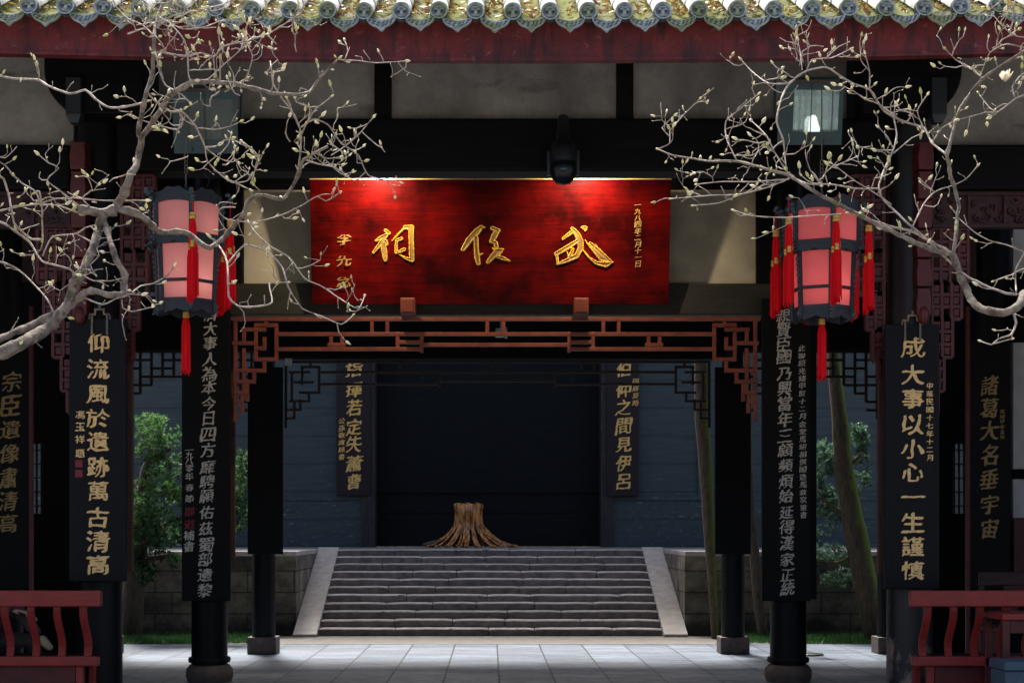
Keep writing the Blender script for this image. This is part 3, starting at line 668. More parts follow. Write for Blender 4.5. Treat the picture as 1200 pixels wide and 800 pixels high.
def drip_mesh(seed):
    rnd = random.Random(seed); nu, nv = 44, 22; vs_, fs = [], []; W, sag = .104, .028; hh = []
    for i in range(nv + 1):
        v = i / nv
        for j in range(nu + 1):
            u = j / nu * 2 - 1
            zt = .035 - sag * (1 - u * u) ; zb_ = -.052 * math.sqrt(max(0, 1 - u * u)) - .030 * math.exp(-(u / .22) ** 2) + .020 * abs(u) ** 3 - .004
            z = zt + (zb_ - zt) * v
            d = min(1 - v, v * .9, (1 - abs(u)) * 1.6)
            h = .012 if d < .11 else .006 * (1 + math.sin(d * 30 + seed)) + .005 * math.sin(u * 21 + v * 6) * (d > .16)
            if abs(u) < .13 and d > .1: h += .006 * (1 + math.sin(v * 36))
            vs_.append((u * W, -.006 - h - .02 * v, z)); hh.append(h)
    m = len(vs_)
    for i in range(nv):
        for j in range(nu): a = i * (nu + 1) + j; fs.append((a, a + nu + 1, a + nu + 2, a + 1))
    vs_ += [(x, y + .025, z) for x, y, z in vs_]
    ring = [j for j in range(nu + 1)] + [i * (nu + 1) + nu for i in range(1, nv + 1)] + [nv * (nu + 1) + j for j in range(nu - 1, -1, -1)] + [i * (nu + 1) for i in range(nv - 1, 0, -1)]
    for a, c in zip(ring, ring[1:] + ring[:1]): fs.append((a, c, c + m, a + m))
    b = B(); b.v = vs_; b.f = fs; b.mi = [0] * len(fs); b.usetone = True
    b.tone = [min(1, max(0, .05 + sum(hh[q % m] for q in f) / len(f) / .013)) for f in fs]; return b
slope_ang = math.atan(SL)
protos = {}
def tile(kind, mk, mat, x, y, z, rx=0, ry=0, sm=True):
    if kind not in protos:
        o = mk().build(kind.rstrip('0123456789').rstrip('_'), mat, None, 'auto'); protos[kind] = o
    else: o = protos[kind].copy(); COL.objects.link(o)
    o.parent = roof; o.location = Vector((x, y, z)) - Vector((0, 18, 0)); o.rotation_euler = (rx, ry, 0); return o
x_first = PX(34, Y0)
rt = random.Random(3)
cols = [x_first + PITCH * k for k in range(-5, 36)]
for k, x in enumerate(cols):
    e = eave_lift(x); j1, j2 = rt.uniform(-.006, .006), rt.uniform(-.005, .005)
    tile('barrel_tile_row', barrel_mesh, M['tile_top'], x + j1, Y0 + .01, ZE + .075 + e + j2, slope_ang)
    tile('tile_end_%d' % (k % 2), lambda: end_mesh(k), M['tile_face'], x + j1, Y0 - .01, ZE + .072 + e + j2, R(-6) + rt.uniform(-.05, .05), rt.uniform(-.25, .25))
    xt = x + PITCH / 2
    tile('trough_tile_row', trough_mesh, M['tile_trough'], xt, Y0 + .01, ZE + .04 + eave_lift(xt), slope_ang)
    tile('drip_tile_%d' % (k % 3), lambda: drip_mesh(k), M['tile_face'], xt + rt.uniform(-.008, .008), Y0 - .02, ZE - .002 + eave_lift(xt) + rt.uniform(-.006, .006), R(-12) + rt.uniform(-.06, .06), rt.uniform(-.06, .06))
# litter and moss in the troughs near the eave
def flake(b, c, L, W, rnd, tone):
    a = rnd.random() * 6.28; t = Vector((math.cos(a), math.sin(a), rnd.uniform(-.2, .6))).normalized(); n = Vector((rnd.uniform(-.7, .7), rnd.uniform(-.7, .7), 1)).normalized()
    s = t.cross(n).normalized()
    b.add([c - t * L, c + s * W - t * L * .1, c + t * L, c - s * W - t * L * .1 + n * W * .3], [(0, 1, 2, 3)], 0, tone)
b = B(); bm_ = B(); rl = random.Random(11)
for x in cols:
    xt = x + PITCH / 2
    for k in range(rl.randint(26, 60)):
        y = Y0 + abs(rl.gauss(0, .45)) + .02; flake(b, Vector((xt + rl.uniform(-.08, .08), y, ZE + .04 + (y - Y0) * SL + eave_lift(xt) + rl.uniform(.0, .035))), rl.uniform(.014, .042), rl.uniform(.007, .018), rl, rl.random() ** 1.5)
    for k in range(75):
        y = Y0 + rl.random() ** 1.3 * 1.1; sgn = rl.choice((-1, 1))
        flake(bm_, Vector((xt + sgn * rl.uniform(.05, .085), y, ZE + .05 + (y - Y0) * SL + eave_lift(xt) + rl.uniform(0, .015))), rl.uniform(.005, .012), rl.uniform(.003, .006), rl, rl.random())
props(b.build('leaf_litter', M['litter']), 'fallen yellow and brown leaves lying between the roof tile rows', 'leaf litter', kind='stuff')
props(bm_.build('roof_moss', M['moss']), 'yellow green moss growing along the grooves of the roof tiles', 'moss', kind='stuff')

# ------------------------------------------------------------------ the name plaque
plq = empty('name_plaque', (PX(574, 17.9), 17.9, PZ(357, 17.9)), 'wide red wooden plaque with three large gold brush characters under the beam', 'plaque')
PT, PB = 17.72, 17.98
def on_plaque(px, py, lift=0):
    """point of the photograph on the leaning face of the plaque"""
    k = (py - 210) / (357 - 210); Y = PT + (PB - PT) * k; v = P(px, py, Y); v.y -= lift; return v
b = B(); q = [on_plaque(363, 211), on_plaque(786.5, 211), on_plaque(783.5, 356.5), on_plaque(365.5, 356.5)]
b.add([*q, *[v + Vector((0, .05, .008)) for v in q]], [(0, 1, 2, 3), (7, 6, 5, 4), (0, 4, 5, 1), (1, 5, 6, 2), (2, 6, 7, 3), (3, 7, 4, 0)])
b.build('board', M['plaque'], plq, bevel=.004)
b = B(); b.box((q[0] + q[1]) / 2 + Vector((0, .018, .010)), (q[1].x - q[0].x + .006, .06, .014)); b.build('lit_edge', M['gold'], plq)  # gold strip paints in the lamp-lit top edge
def ink(name, strokes, sc, off, res=.005):
    """brush strokes as a carved relief: union of swept circles, bright rim, dull inside"""
    S = [[(off[0] + x / sc, off[1] + y / sc, r * 1.12 / sc) for x, y, r in st] for st in strokes]
    pts = []
    for st in S:
        for (xa, ya, ra), (xb, yb, rb) in zip(st, st[1:]):
            for t in np.linspace(0, 1, 12): pts.append((xa + (xb - xa) * t, ya + (yb - ya) * t, ra + (rb - ra) * t))
    pts = np.array(pts); x0, x1 = (pts[:, 0] - pts[:, 2]).min() - 1, (pts[:, 0] + pts[:, 2]).max() + 1
    y0, y1 = (pts[:, 1] - pts[:, 2]).min() - 1, (pts[:, 1] + pts[:, 2]).max() + 1
    h = .42; gx, gy = np.arange(x0, x1, h), np.arange(y0, y1, h); X, Y = np.meshgrid(gx, gy)
    D = np.full(X.shape, 9.0)
    for x, y, r in pts: D = np.minimum(D, np.hypot(X - x, Y - y) - r)
    D += .22 * np.sin(X * 2.1 + Y * .7) * np.cos(Y * 1.7)
    rimw = .95; idx = -np.ones(X.shape, int); b = B(); vv = []
    for j in range(X.shape[0]):
        for i in range(X.shape[1]):
            if D[j, i] < h:
                d = -D[j, i]; lift = .004 + .018 * min(1, max(0, d) / .5) - .012 * min(1, max(0, d - rimw) / .8) + .006 * min(1, max(0, d - 2) / 2)
                if d < 0: lift = -.003
                idx[j, i] = len(vv); vv.append(on_plaque(X[j, i], Y[j, i], lift))
    f0, f1 = [], []
    for j in range(X.shape[0] - 1):
        for i in range(X.shape[1] - 1):
            c = (idx[j, i], idx[j, i + 1], idx[j + 1, i + 1], idx[j + 1, i])
            if min(c) >= 0: (f0 if -D[j:j + 2, i:i + 2].mean() < rimw else f1).append(c)
    o = len(b.v); b.add(vv, f0, 0)
    b.f += f1; b.mi += [1] * len(f1); b.tone += [.5] * len(f1)
    b.build(name, [M['bright_gold'], M['bronze_inlay']], plq, True)
ink('character', [[(310, 205, 26), (370, 250, 26)], [(150, 375, 18), (240, 330, 34), (320, 290, 34)], [(320, 290, 30), (250, 400, 38), (110, 575, 22)], [(275, 440, 40), (290, 560, 46), (310, 690, 34)],
                  [(310, 390, 34), (325, 430, 32)], [(420, 375, 8), (520, 270, 13), (640, 155, 22)], [(640, 150, 30), (740, 160, 45)], [(745, 160, 45), (745, 350, 40), (750, 560, 42), (755, 695, 38)],
                  [(755, 700, 34), (650, 670, 22), (540, 605, 7)], [(500, 370, 25), (580, 340, 26)], [(500, 390, 22), (490, 480, 24), (490, 570, 26)], [(490, 570, 20), (560, 550, 22), (625, 520, 28)]], 14.28, (430, 256))
ink('character', [[(400, 112, 26), (330, 190, 48), (200, 330, 48), (95, 490, 32)], [(400, 112, 22), (455, 125, 12)], [(310, 300, 38), (315, 450, 36), (330, 620, 40), (350, 725, 32)], [(350, 600, 18), (420, 562, 9)],
                  [(590, 140, 34), (690, 175, 26)], [(660, 180, 40), (610, 280, 44), (570, 355, 34)], [(570, 360, 24), (640, 380, 28), (650, 440, 34)], [(590, 470, 10), (640, 510, 20)],
                  [(765, 490, 14), (670, 520, 42), (600, 600, 44), (510, 705, 28)], [(660, 615, 22), (760, 640, 30), (870, 680, 13)], [(745, 505, 18), (700, 580, 16)]], 14.28, (536, 258))
ink('character', [[(180, 295, 20), (320, 190, 28)], [(330, 135, 28), (400, 220, 42), (450, 330, 46), (460, 440, 42), (400, 560, 36), (250, 630, 30), (90, 690, 16)], [(420, 320, 28), (250, 430, 34), (80, 530, 33)],
                  [(85, 560, 22), (100, 680, 18)], [(300, 435, 12), (350, 450, 12)], [(330, 480, 24), (285, 580, 26)], [(250, 500, 9), (270, 590, 9)], [(480, 115, 18), (530, 125, 32), (530, 165, 18)],
                  [(480, 450, 13), (580, 580, 15), (700, 670, 26), (850, 700, 38), (965, 655, 10)], [(610, 370, 26), (680, 460, 46), (800, 580, 58), (930, 650, 22)], [(530, 310, 6), (560, 370, 9), (660, 500, 8), (760, 620, 8)], [(690, 380, 6), (800, 500, 6)]], 13.33, (646, 258))
def plaque_text(chars, cx, y0, dy, size):
    b = B()
    for k, ch in enumerate(chars):
        c = on_plaque(cx, y0 + dy * k, .004); write(b, ch, c.x, c.z, c.y, size / 102, size * .95 / 102, .30, 1, .05, .004)
    b.build('inscription', M['bronze_inlay'], plq)
plaque_text('一九八四年二月十一日', 747.5, 240, 7.7, 7.6)
plaque_text('李先念', 403.5, 279, 25, 17)
# two small spot lamps on arms under the roof that light the plaque
for k, (px_, pw, lab) in enumerate(((440, 112, 'small black spot lamp aimed at the left end of the red plaque'), (688, 112, 'small black spot lamp aimed at the right end of the red plaque'))):
    L = Vector((PX(px_, 17.16), 17.16, 5.83)); t = on_plaque(px_, 285); d = (t - L).normalized()
    e = empty('spot_lamp', L, lab, 'spot lamp', 'spot lamps above the plaque')
    b = B(); b.tube([L - d * .12, L - d * .11, L + d * .0, L + d * .03], [.02, .034, .036, .040], 20, False); b.build('housing', M['black_plastic'], e, 'auto')
    b = B(); b.tube([L - d * .12, L - d * .12 + Vector((0, .05, .35)), (L.x, YM - .17, 6.38)], .014, 8); b.build('arm', M['black_plastic'], e)
    ld = bpy.data.lights.new('plaque_spot', 'SPOT'); ld.energy = pw; ld.color = (1, .80, .55); ld.spot_size = R(150); ld.spot_blend = 1.0; ld.shadow_soft_size = .03
    lo = bpy.data.objects.new('plaque_spot', ld); COL.objects.link(lo); lo.parent = e; lo.location = d * .035; lo.rotation_euler = (-d).to_track_quat('Z', 'Y').to_euler()

# ------------------------------------------------------------------ couplet boards
def board(name, rect, Y, label, mat, texts=(), hook=None, group='couplet boards on the columns', seals=(), thick=.045, frame=True, cat='couplet board'):
    x0, y0, x1, y1 = rect; a, c = P(x0, y1, Y), P(x1, y0, Y)
    e = empty(name, ((a.x + c.x) / 2, Y, a.z), label, cat, group)
    b = B(); b.span(a.x, c.x, Y, Y + thick, a.z, c.z); b.build('board', M[mat], e, bevel=.008)
    for (chars, cx, ys, size, asp, m, bold, slant, rough) in texts:
        b = B(); pp = F / Y
        for k, ch in enumerate(chars):
            cxx = cx[0] + (cx[1] - cx[0]) * k / max(1, len(chars) - 1) if hasattr(cx, '__len__') else cx
            c_ = P(cxx, ys[k], Y); write(b, ch, c_.x, c_.z, Y, size / pp * random.uniform(.93, 1.05), size * asp / pp * random.uniform(.94, 1.06), bold, slant, rough)
        b.build('lettering', M[m], e)
    for (sx, sy, ss) in seals:
        c_ = P(sx, sy, Y); h = ss / F * Y / 2; b = B(); b.span(c_.x - h, c_.x + h, Y - .004, Y - .001, c_.z - h, c_.z + h)
        for k in range(3): b.span(c_.x - h * .7 + k * h * .5, c_.x - h * .5 + k * h * .5, Y - .006, Y - .0042, c_.z - h * .7, c_.z + h * .7)
        b.build('seal', M['seal'], e)
    if hook:
        hx, hy = hook; b = B(); c_ = P(hx, hy, Y); y = Y - .012
        for s in (-1, 1):
            b.span(c_.x + s * .062 - .008, c_.x + s * .062 + .008, y - .006, y + .012, c_.z - .115, c_.z + .045)
            b.span(min(c_.x + s * .03, c_.x + s * .085), max(c_.x + s * .03, c_.x + s * .085), y - .004, y + .006, c_.z + .045, c_.z + .06)
            b.span(c_.x + s * .085 - .006, c_.x + s * .085 + .006, y - .003, y + .006, c_.z + .012, c_.z + .045)
            b.span(c_.x + s * .035 - .007, c_.x + s * .035 + .007, y - .003, y + .008, c_.z + .06, c_.z + .085)
        b.span(c_.x - .042, c_.x + .042, y - .003, y + .008, c_.z + .085, c_.z + .10); b.span(c_.x - .01, c_.x + .01, y - .003, y + .009, c_.z + .10, c_.z + .13)
        b.build('hook', M['iron'], e)
    return e
lin = lambda a, c, n: list(np.linspace(a, c, n))
Yf = YF - .25
board('couplet_board', (81, 373, 148, 681), Yf, 'black board with wide gold characters and two red seals, on the left front column', 'board',
      [('仰流風於遺跡萬古清高', 115, [402, 432, 462, 489.5, 517, 547, 575, 606, 634, 661], 26.5, .88, 'gold', .25, 0, .035), ('馮玉祥題', 94, [486, 500, 514.5, 531], 11, .9, 'gold', .30, 0, .04)],
      (117, 376), seals=((92.5, 543, 8.5), (92.5, 554.5, 8.5)))
board('couplet_board', (1037, 380, 1101, 690), Yf, 'black board with wide gold characters and a tiny dated line, on the peeling column', 'board',
      [('成大事以小心一生謹慎', 1069.5, [407, 439, 467, 497.5, 526, 553.5, 582, 612, 640, 668], 27, .82, 'gold', .25, 0, .035), ('中華民國十七年十二月', 1089.5, lin(452, 536, 10), 8, .9, 'gold', .30, 0, .04)],
      (1069, 383))
Yi = YM - .28
board('couplet_board', (213, 350, 270, 704), Yi, 'tall black board with silver grey characters and two red ones, behind the left lantern', 'board_dim',
      [('濟大事人為本今日四方靡騁願佑茲蜀部遺黎', (247, 240), [368, 385, 402, 420.5, 438, 454, 473, 490, 509, 527, 547, 564, 581, 600, 619, 638, 655, 673, 691], 16.5, .98, 'silver', .29, .8, .045),
       ('一九八零年春節', 222, [527, 533, 540, 549, 558, 571, 584], 9.5, .9, 'silver', .30, .6, .05), ('鄒道', 222, [599, 614], 12, 1, 'plum_red', .30, .6, .05), ('補書', 221.5, [627, 640], 12, 1, 'silver', .30, .6, .05)])
board('couplet_board', (893, 350, 950, 704), Yi, 'tall black board with silver characters and a long tiny inscription, behind the right lantern', 'board_dim',
      [('親賢臣國乃興當年三顧頻煩始延得漢家正統', (918, 923), [370, 386.5, 403, 418.5, 438, 455, 472.5, 491, 510.5, 527, 545, 564, 581, 600, 617, 636, 655, 673.5, 689], 16.5, .98, 'silver', .29, .8, .045),
       ('此聯原光緒甲辰十二月金堂馬紹相撰國造馬敘家重書', (939.5, 941.5), lin(408, 603, 23), 8, .9, 'silver', .30, .6, .05)])
board('couplet_board', (-32, 395, 34, 690), YM - .27, 'dim black board with faded gold characters, beside the left end wall', 'board_dim',
      [('宗臣遺像肅清高', (14, 9), [447, 475, 503, 531, 560, 587, 613], 22, 1.0, 'gold_dim', .29, .8, .045)])
board('couplet_board', (1137, 398, 1184, 690), YM - .27, 'dim black board with faded gold characters, beside the pale wall panels on the right', 'board_dim',
      [('諸葛大名垂宇宙', 1159.5, [451.5, 478, 504.5, 533, 561, 591, 618.5], 21, 1.08, 'gold_dim', .29, .8, .045), ('光緒甲申孟秋', 1174.5, lin(482, 512, 6), 5.5, .9, 'gold_dim', .30, .5, .05)])
# boards hung on the far side of the columns, bare wood backs to us
for rect, Y, lab, mt in (((96, 358, 155.5, 670), YF + .21, 'brown wooden board back showing behind the front board with two seals', 'brown'), ((1029, 365, 1086, 672), YF + .21, 'brown wooden board back showing behind the front board with tiny dated characters', 'brown'),
                     ((222, 356, 275.5, 656), YM + .23, 'brown wooden board back on the inner column behind the left lantern', 'brown'), ((902, 356, 957, 702), YM + .23, 'dark wooden board back on the inner column behind the right lantern', 'board_dim'),
                     ((290, 430, 331.5, 649), YR - .24, 'plain black board on the rear column left of the staircase', 'board_dim'), ((838, 430, 880, 649), YR - .24, 'plain black board on the rear column right of the staircase', 'board_dim')):
    board('couplet_board', rect, Y, lab, mt)

# ------------------------------------------------------------------ rear hall
YW = 34.0
hall = empty('rear_hall', (0, YW, 1.405), 'blue black timber hall with a dark recessed screen, above the staircase', 'hall')
jl0, jl1, jr0, jr1 = PX(424, YW), PX(440, YW), PX(704, YW), PX(718, YW)
for x0, x1 in ((-12, jl0), (jr1, 12)):
    b = B(); b.span(x0, x1, YW, YW + .12, 1.405, 11)
    b.span(x0, x1, YW - .03, YW - .002, 2.42, 2.50); b.build('timber_wall', M['wall_blue'], hall, bevel=.006)
for x0, x1 in ((jl0, jl1), (jr0, jr1)):
    b = B(); b.span(x0, x1, YW - .09, YW + .5, 1.407, 11); b.build('jamb', M['jamb'], hall, bevel=.012)
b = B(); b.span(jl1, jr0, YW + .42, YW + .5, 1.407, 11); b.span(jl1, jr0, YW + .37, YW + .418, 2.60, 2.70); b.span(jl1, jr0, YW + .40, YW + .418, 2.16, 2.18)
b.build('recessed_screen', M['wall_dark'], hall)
b = B(); xq = PX(819, YW)
b.span(xq - .03, xq + .03, YW - .04, YW - .001, 2.503, 5); b.build('wall_batten', M['wall_blue'], hall)
b = B(); b.add([(-14, 31.6, 10.0), (14, 31.6, 10.0), (14, 38, 14), (-14, 38, 14), (-14, 31.6, 9.75), (14, 31.6, 9.75), (14, 38, 13.7), (-14, 38, 13.7)],
               [(0, 1, 2, 3), (7, 6, 5, 4), (0, 4, 5, 1), (1, 5, 6, 2), (2, 6, 7, 3), (3, 7, 4, 0)]); b.build('hall_roof', M['tile_top'], hall)
Yb = YW - .14
def back_board(rect, lab, txt, tx, ys, small, sx, sys_):
    return board('couplet_board', rect, Yb, lab, 'board_plum', [(txt, tx, ys, 18, 1.0, 'gold_orange', .20, 1.0, .05), (small, sx, sys_, 7.5, .9, 'gold_orange', .28, .8, .05)], group='couplet boards of the rear hall')
back_board((394, 400, 434, 580), 'dark plum board with bright gold characters left of the dark screen', '指揮若定失蕭曹', 415, [432, 456, 477, 500, 520, 543, 564], '公孫敬識錄書', 400.5, lin(493, 535, 6))
back_board((711, 400, 749, 581), 'dark plum board with bright gold characters right of the dark screen', '伯仲之間見伊呂', 731, [432, 457, 477, 499, 521, 542, 564], '丙辰夏時', 745, lin(447, 472, 4))

# ------------------------------------------------------------------ staircase and retaining walls
SX0, SX1, SY, NS = -2.97, 2.76, 26.0, 11
TR, RI = 3.6 / NS, 1.405 / NS
st = empty('stone_staircase', (-.1, SY, 0), 'broad flight of worn grey stone steps between pale side slabs', 'staircase')
rs = random.Random(5)
for i in range(NS):
    b = B(); x = SX0; y0, z0 = SY + TR * i, RI * i
    while x < SX1 - .01:
        L = min(rs.uniform(.75, 1.6), SX1 - x)
        if SX1 - x - L < .4: L = SX1 - x
        y1 = y0 + TR + .02; nseg = max(3, int(L / .12)); dz, dy = rs.uniform(-.008, .006), rs.uniform(-.012, .012); vs_, fs = [], []
        for k in range(nseg + 1):
            xx = x + .007 + (L - .014) * k / nseg; j = noise.noise(Vector((xx * 2.4, i * 7.1, 1))) * .011 + noise.noise(Vector((xx * 9, i * 3.1, 5))) * .005
            jy = noise.noise(Vector((xx * 3, i * 5.7, 9))) * .012 + (-.008 if 0 < k < nseg else .012)
            zt = z0 + RI + dz * .6 + j * .6 + (0 if 0 < k < nseg else -.008)
            vs_ += [(xx, y0 + dy + jy + .006, z0 + .001), (xx, y0 + dy + jy, zt - .018), (xx, y0 + dy + jy + .016, zt), (xx, y1 + .1, zt + .003), (xx, y1 + .1, z0 + .001)]
        for k in range(nseg):
            for q in range(4): a = k * 5 + q; fs.append((a, a + 5, a + 6, a + 1))
        fs += [(0, 1, 2, 3, 4), tuple(nseg * 5 + q for q in range(4, -1, -1))]
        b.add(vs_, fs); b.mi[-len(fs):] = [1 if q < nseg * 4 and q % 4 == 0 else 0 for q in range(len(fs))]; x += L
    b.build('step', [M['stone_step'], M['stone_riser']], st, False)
for x0, x1 in ((SX0 - .40, SX0 - .004), (SX1 + .004, SX1 + .40)):
    b = B(); sl_ = [(SY - .25, .002), (SY - .25, .05), (SY - .1, .10), (SY + 3.62, 1.405 + .045), (SY + 3.62, .002)]
    vs_ = [(x0, y, z) for y, z in sl_] + [(x1, y, z) for y, z in sl_]
    b.add(vs_, [(0, 1, 2, 3, 4), (9, 8, 7, 6, 5)] + [(i, (i + 1) % 5, (i + 1) % 5 + 5, i + 5) for i in range(5)]); b.build('side_slab', M['stone_pale'], st, bevel=.012)
for s, lab in ((-1, 'brown sandstone block wall holding up the terrace, behind the leafy podocarpus'), (1, 'buff sandstone block wall holding up the terrace, behind the leaning mossy trunk')):
    x0, x1 = sorted((SX0 - .405 if s < 0 else SX1 + .405, s * 11)); b = B()
    b.span(x0, x1, 26.25, 29.6, 0, 1.33); o = b.build('retaining_wall', M['sandstone']); props(o, lab, 'retaining wall', 'retaining walls beside the staircase')
    b = B(); b.span(x0, x1, 26.19, 29.62, 1.332, 1.41); b.build('coping', M['stone_step'], o, bevel=.01)

# root-carved stump
stp = P(548, 637, 33.0); stp.z = 1.406
sp = empty('tree_stump', stp, 'polished golden brown tree stump with spreading roots, at the head of the stairs', 'tree stump')
b = B(); rr = random.Random(2); ppm = F / 33.0
def sx(px_): return stp.x + (px_ - 548) / ppm * 1.0
b.lathe((stp.x + .02, stp.y, stp.z), [(.17, .42), (.235, .5), (.25, .70), (.262, .90), (.20, .905)], 22)
for k in range(44):
    a = 2 * math.pi * k / 44 + rr.uniform(-.08, .08); ca, sa = math.cos(a), math.sin(a); L = rr.uniform(.5, .85) + (.25 if ca > .8 or ca < -.8 else 0)
    pts, rads = [], []; tj = rr.uniform(-.035, .03); wv_ = rr.uniform(-.10, .10)
    for t in np.linspace(0, 1, 11):
        ca, sa = math.cos(a + wv_ * t), math.sin(a + wv_ * t); rad = .275 - .03 * math.sin(t * 3) + (L - .2) * max(0, t - .30) ** 1.7 * 1.6; z = (.92 + tj) * (1 - t) ** (1.0 if t < .4 else 1.15)
        pts.append((stp.x + .02 + ca * rad + rr.uniform(-.012, .012), stp.y + sa * rad * .8, stp.z + max(.02, z))); rads.append(.034 * (1 - .35 * t) + rr.uniform(-.008, .008))
    b.tube(pts, rads, 7)
b.build('root_mass', M['bark_root'], sp, True)
b = B(); p0 = Vector((sx(530), stp.y - .05, stp.z + .07)); b.tube([p0, p0 + Vector((-.25, 0, .05)), p0 + Vector((-.42, -.02, .0)), p0 + Vector((-.62, .0, -.01))], [.045, .065, .075, .03], 9); b.build('dry_root', M['root_pale'], sp, True)

# ------------------------------------------------------------------ podocarpus, trunks and grass behind the gate
def leaf_spray(b, c, rnd, n, L, W, tone):
    ax = Vector((rnd.gauss(0, 1), rnd.gauss(0, 1), rnd.gauss(.55, .8))).normalized()
    for k in range(n):
        d = (ax + Vector((rnd.gauss(0, .65), rnd.gauss(0, .65), rnd.gauss(0, .5)))).normalized(); s = d.cross(Vector((rnd.random(), rnd.random(), rnd.random()))).normalized()
        l_ = L * rnd.uniform(.6, 1.2); m = c + d * l_ * .5
        b.add([c, m + s * W, c + d * l_, m - s * W], [(0, 1, 2, 3)], 0, min(1, max(0, tone + rnd.gauss(0, .2))))
def crown(pads, Y, mat, parent, seed, L=.085, W=.0095, dens=1.0):
    rnd = random.Random(seed); b = B()
    for (px_, py_, rx, ry, ton) in pads:
        c = P(px_, py_, Y); pm = F / Y; A, C = rx / pm, ry / pm
        for k in range(int(190 * dens * rx * ry / 900)):
            while True:
                q = Vector((rnd.uniform(-1, 1), rnd.uniform(-1, 1), rnd.uniform(-1, 1)))
                if .25 < q.length < 1: break
            p = c + Vector((q.x * A, q.y * A * .9, q.z * C)); p += noise.noise_vector(p * 3) * .12
            if noise.noise(p * 4.5 + Vector((seed, 0, 0))) < -.12: continue
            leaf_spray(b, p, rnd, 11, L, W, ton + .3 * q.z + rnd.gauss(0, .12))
    return b.build('crown', mat, parent)
def trunk(pts, Y, widths, mat, parent, dy=0, n=14):
    pp = []
    for k in range(len(pts) - 1):
        for t in np.linspace(0, 1, 5)[:-1]: pp.append((pts[k][0] + (pts[k + 1][0] - pts[k][0]) * t, pts[k][1] + (pts[k + 1][1] - pts[k][1]) * t, widths[k] + (widths[k + 1] - widths[k]) * t))
    pp.append((*pts[-1], widths[-1])); b = B(); V = [P(x, y, Y) for x, y, _ in pp]
    V[0].z = min(V[0].z, 0); V = [v + Vector((0, noise.noise(v * .9) * .12, 0)) for v in V]
    b.tube(V, [q[2] / 2 / F * Y * (1 + .10 * noise.noise(v * 5)) for q, v in zip(pp, V)], n); return b.build('trunk', mat, parent, True)
tr = empty('podocarpus_tree', P(155, 749, 25.2), 'dark green podocarpus with clipped leaf pads, behind the gate on its left', 'tree')
trunk([(153, 752), (158, 680), (166, 600), (172, 550), (178, 525)], 25.45, [28, 25, 20, 14, 5], M['bark_brown'], tr)
for pl in ([(160, 640), (200, 610), (240, 600)], [(168, 580), (205, 575), (270, 575)], [(172, 540), (200, 525)], [(160, 660), (200, 650)]): b = B(); b.tube([P(x, y, 25.15) for x, y in pl], [.05, .035, .012], 7); b.build('limb', M['bark_brown'], tr, True)
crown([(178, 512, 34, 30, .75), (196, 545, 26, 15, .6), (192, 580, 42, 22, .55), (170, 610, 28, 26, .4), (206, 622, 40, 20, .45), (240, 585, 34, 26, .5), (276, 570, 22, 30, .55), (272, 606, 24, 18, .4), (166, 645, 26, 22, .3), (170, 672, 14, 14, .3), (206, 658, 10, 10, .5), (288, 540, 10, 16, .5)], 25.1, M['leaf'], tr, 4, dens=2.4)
tr = empty('mossy_tree', P(1027, 752, 25.0), 'leaning brown trunk coated in green moss on its right side, with blue green foliage', 'tree')
trunk([(1028, 754), (1013, 680), (998, 600), (988, 540), (982, 480), (976, 400), (970, 300)], 25.0, [28, 27, 25, 21, 17, 14, 12], M['moss_bark'], tr)
for pl in ([(1000, 610), (970, 590), (955, 570)], [(1008, 650), (980, 660), (955, 655)], [(990, 550), (1012, 530)]): b = B(); b.tube([P(x, y, 25.05) for x, y in pl], [.045, .03, .01], 7); b.build('limb', M['moss_bark'], tr, True)
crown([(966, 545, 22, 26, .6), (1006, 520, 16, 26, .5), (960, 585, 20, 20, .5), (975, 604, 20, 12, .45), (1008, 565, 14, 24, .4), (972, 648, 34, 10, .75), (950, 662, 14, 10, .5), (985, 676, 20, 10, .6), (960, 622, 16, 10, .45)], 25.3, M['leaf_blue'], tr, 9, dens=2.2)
tr = empty('bare_tree', P(838, 752, 25.3), 'slim greenish bare trunk leaning beside the right side slab of the staircase', 'tree')
trunk([(839, 754), (836, 700), (832, 640), (828, 560), (823, 490), (822, 420), (824, 330)], 25.3, [9, 10, 12, 15, 17, 18, 16], M['moss_bark'], tr)
tr = empty('bare_tree', P(895, 752, 25.4), 'thin brown bare trunk half hidden by the tall silver lettered board on the right', 'tree')
trunk([(896, 754), (888, 690), (880, 610), (876, 530), (874, 440), (876, 340)], 25.4, [12, 12, 11, 11, 11, 10], M['bark_brown'], tr)
rg = random.Random(8)
for s, lab in ((-1, 'strip of green grass at the foot of the left terrace wall'), (1, 'strip of green grass at the foot of the right terrace wall')):
    b = B()
    for k in range(9000):
        x = s * rg.uniform(3.75, 7.0); y = rg.uniform(24.25, 26.1); h = rg.uniform(.05, .13) * (1 + .5 * noise.noise(Vector((x * 2, y * 2, 0)))); a = rg.random() * 6.28
        d = Vector((math.cos(a), math.sin(a), 0)); t = Vector((rg.gauss(0, .04), rg.gauss(0, .04), h)); c = Vector((x, y, -.01))
        b.add([c - d * .006, c + d * .006, c + t], [(0, 1, 2)], 0, rg.random())
    props(b.build('grass', M['grass']), lab, 'grass', kind='stuff')
    b = B(); x0, x1 = sorted((s * 4.45, s * 10)); b.span(x0, x1, 24.2, 26.2, -.011, -.004); struct('soil', b, simple('soil', (.04, .035, .02), (.02, .03, .012), 6, .95, .4))

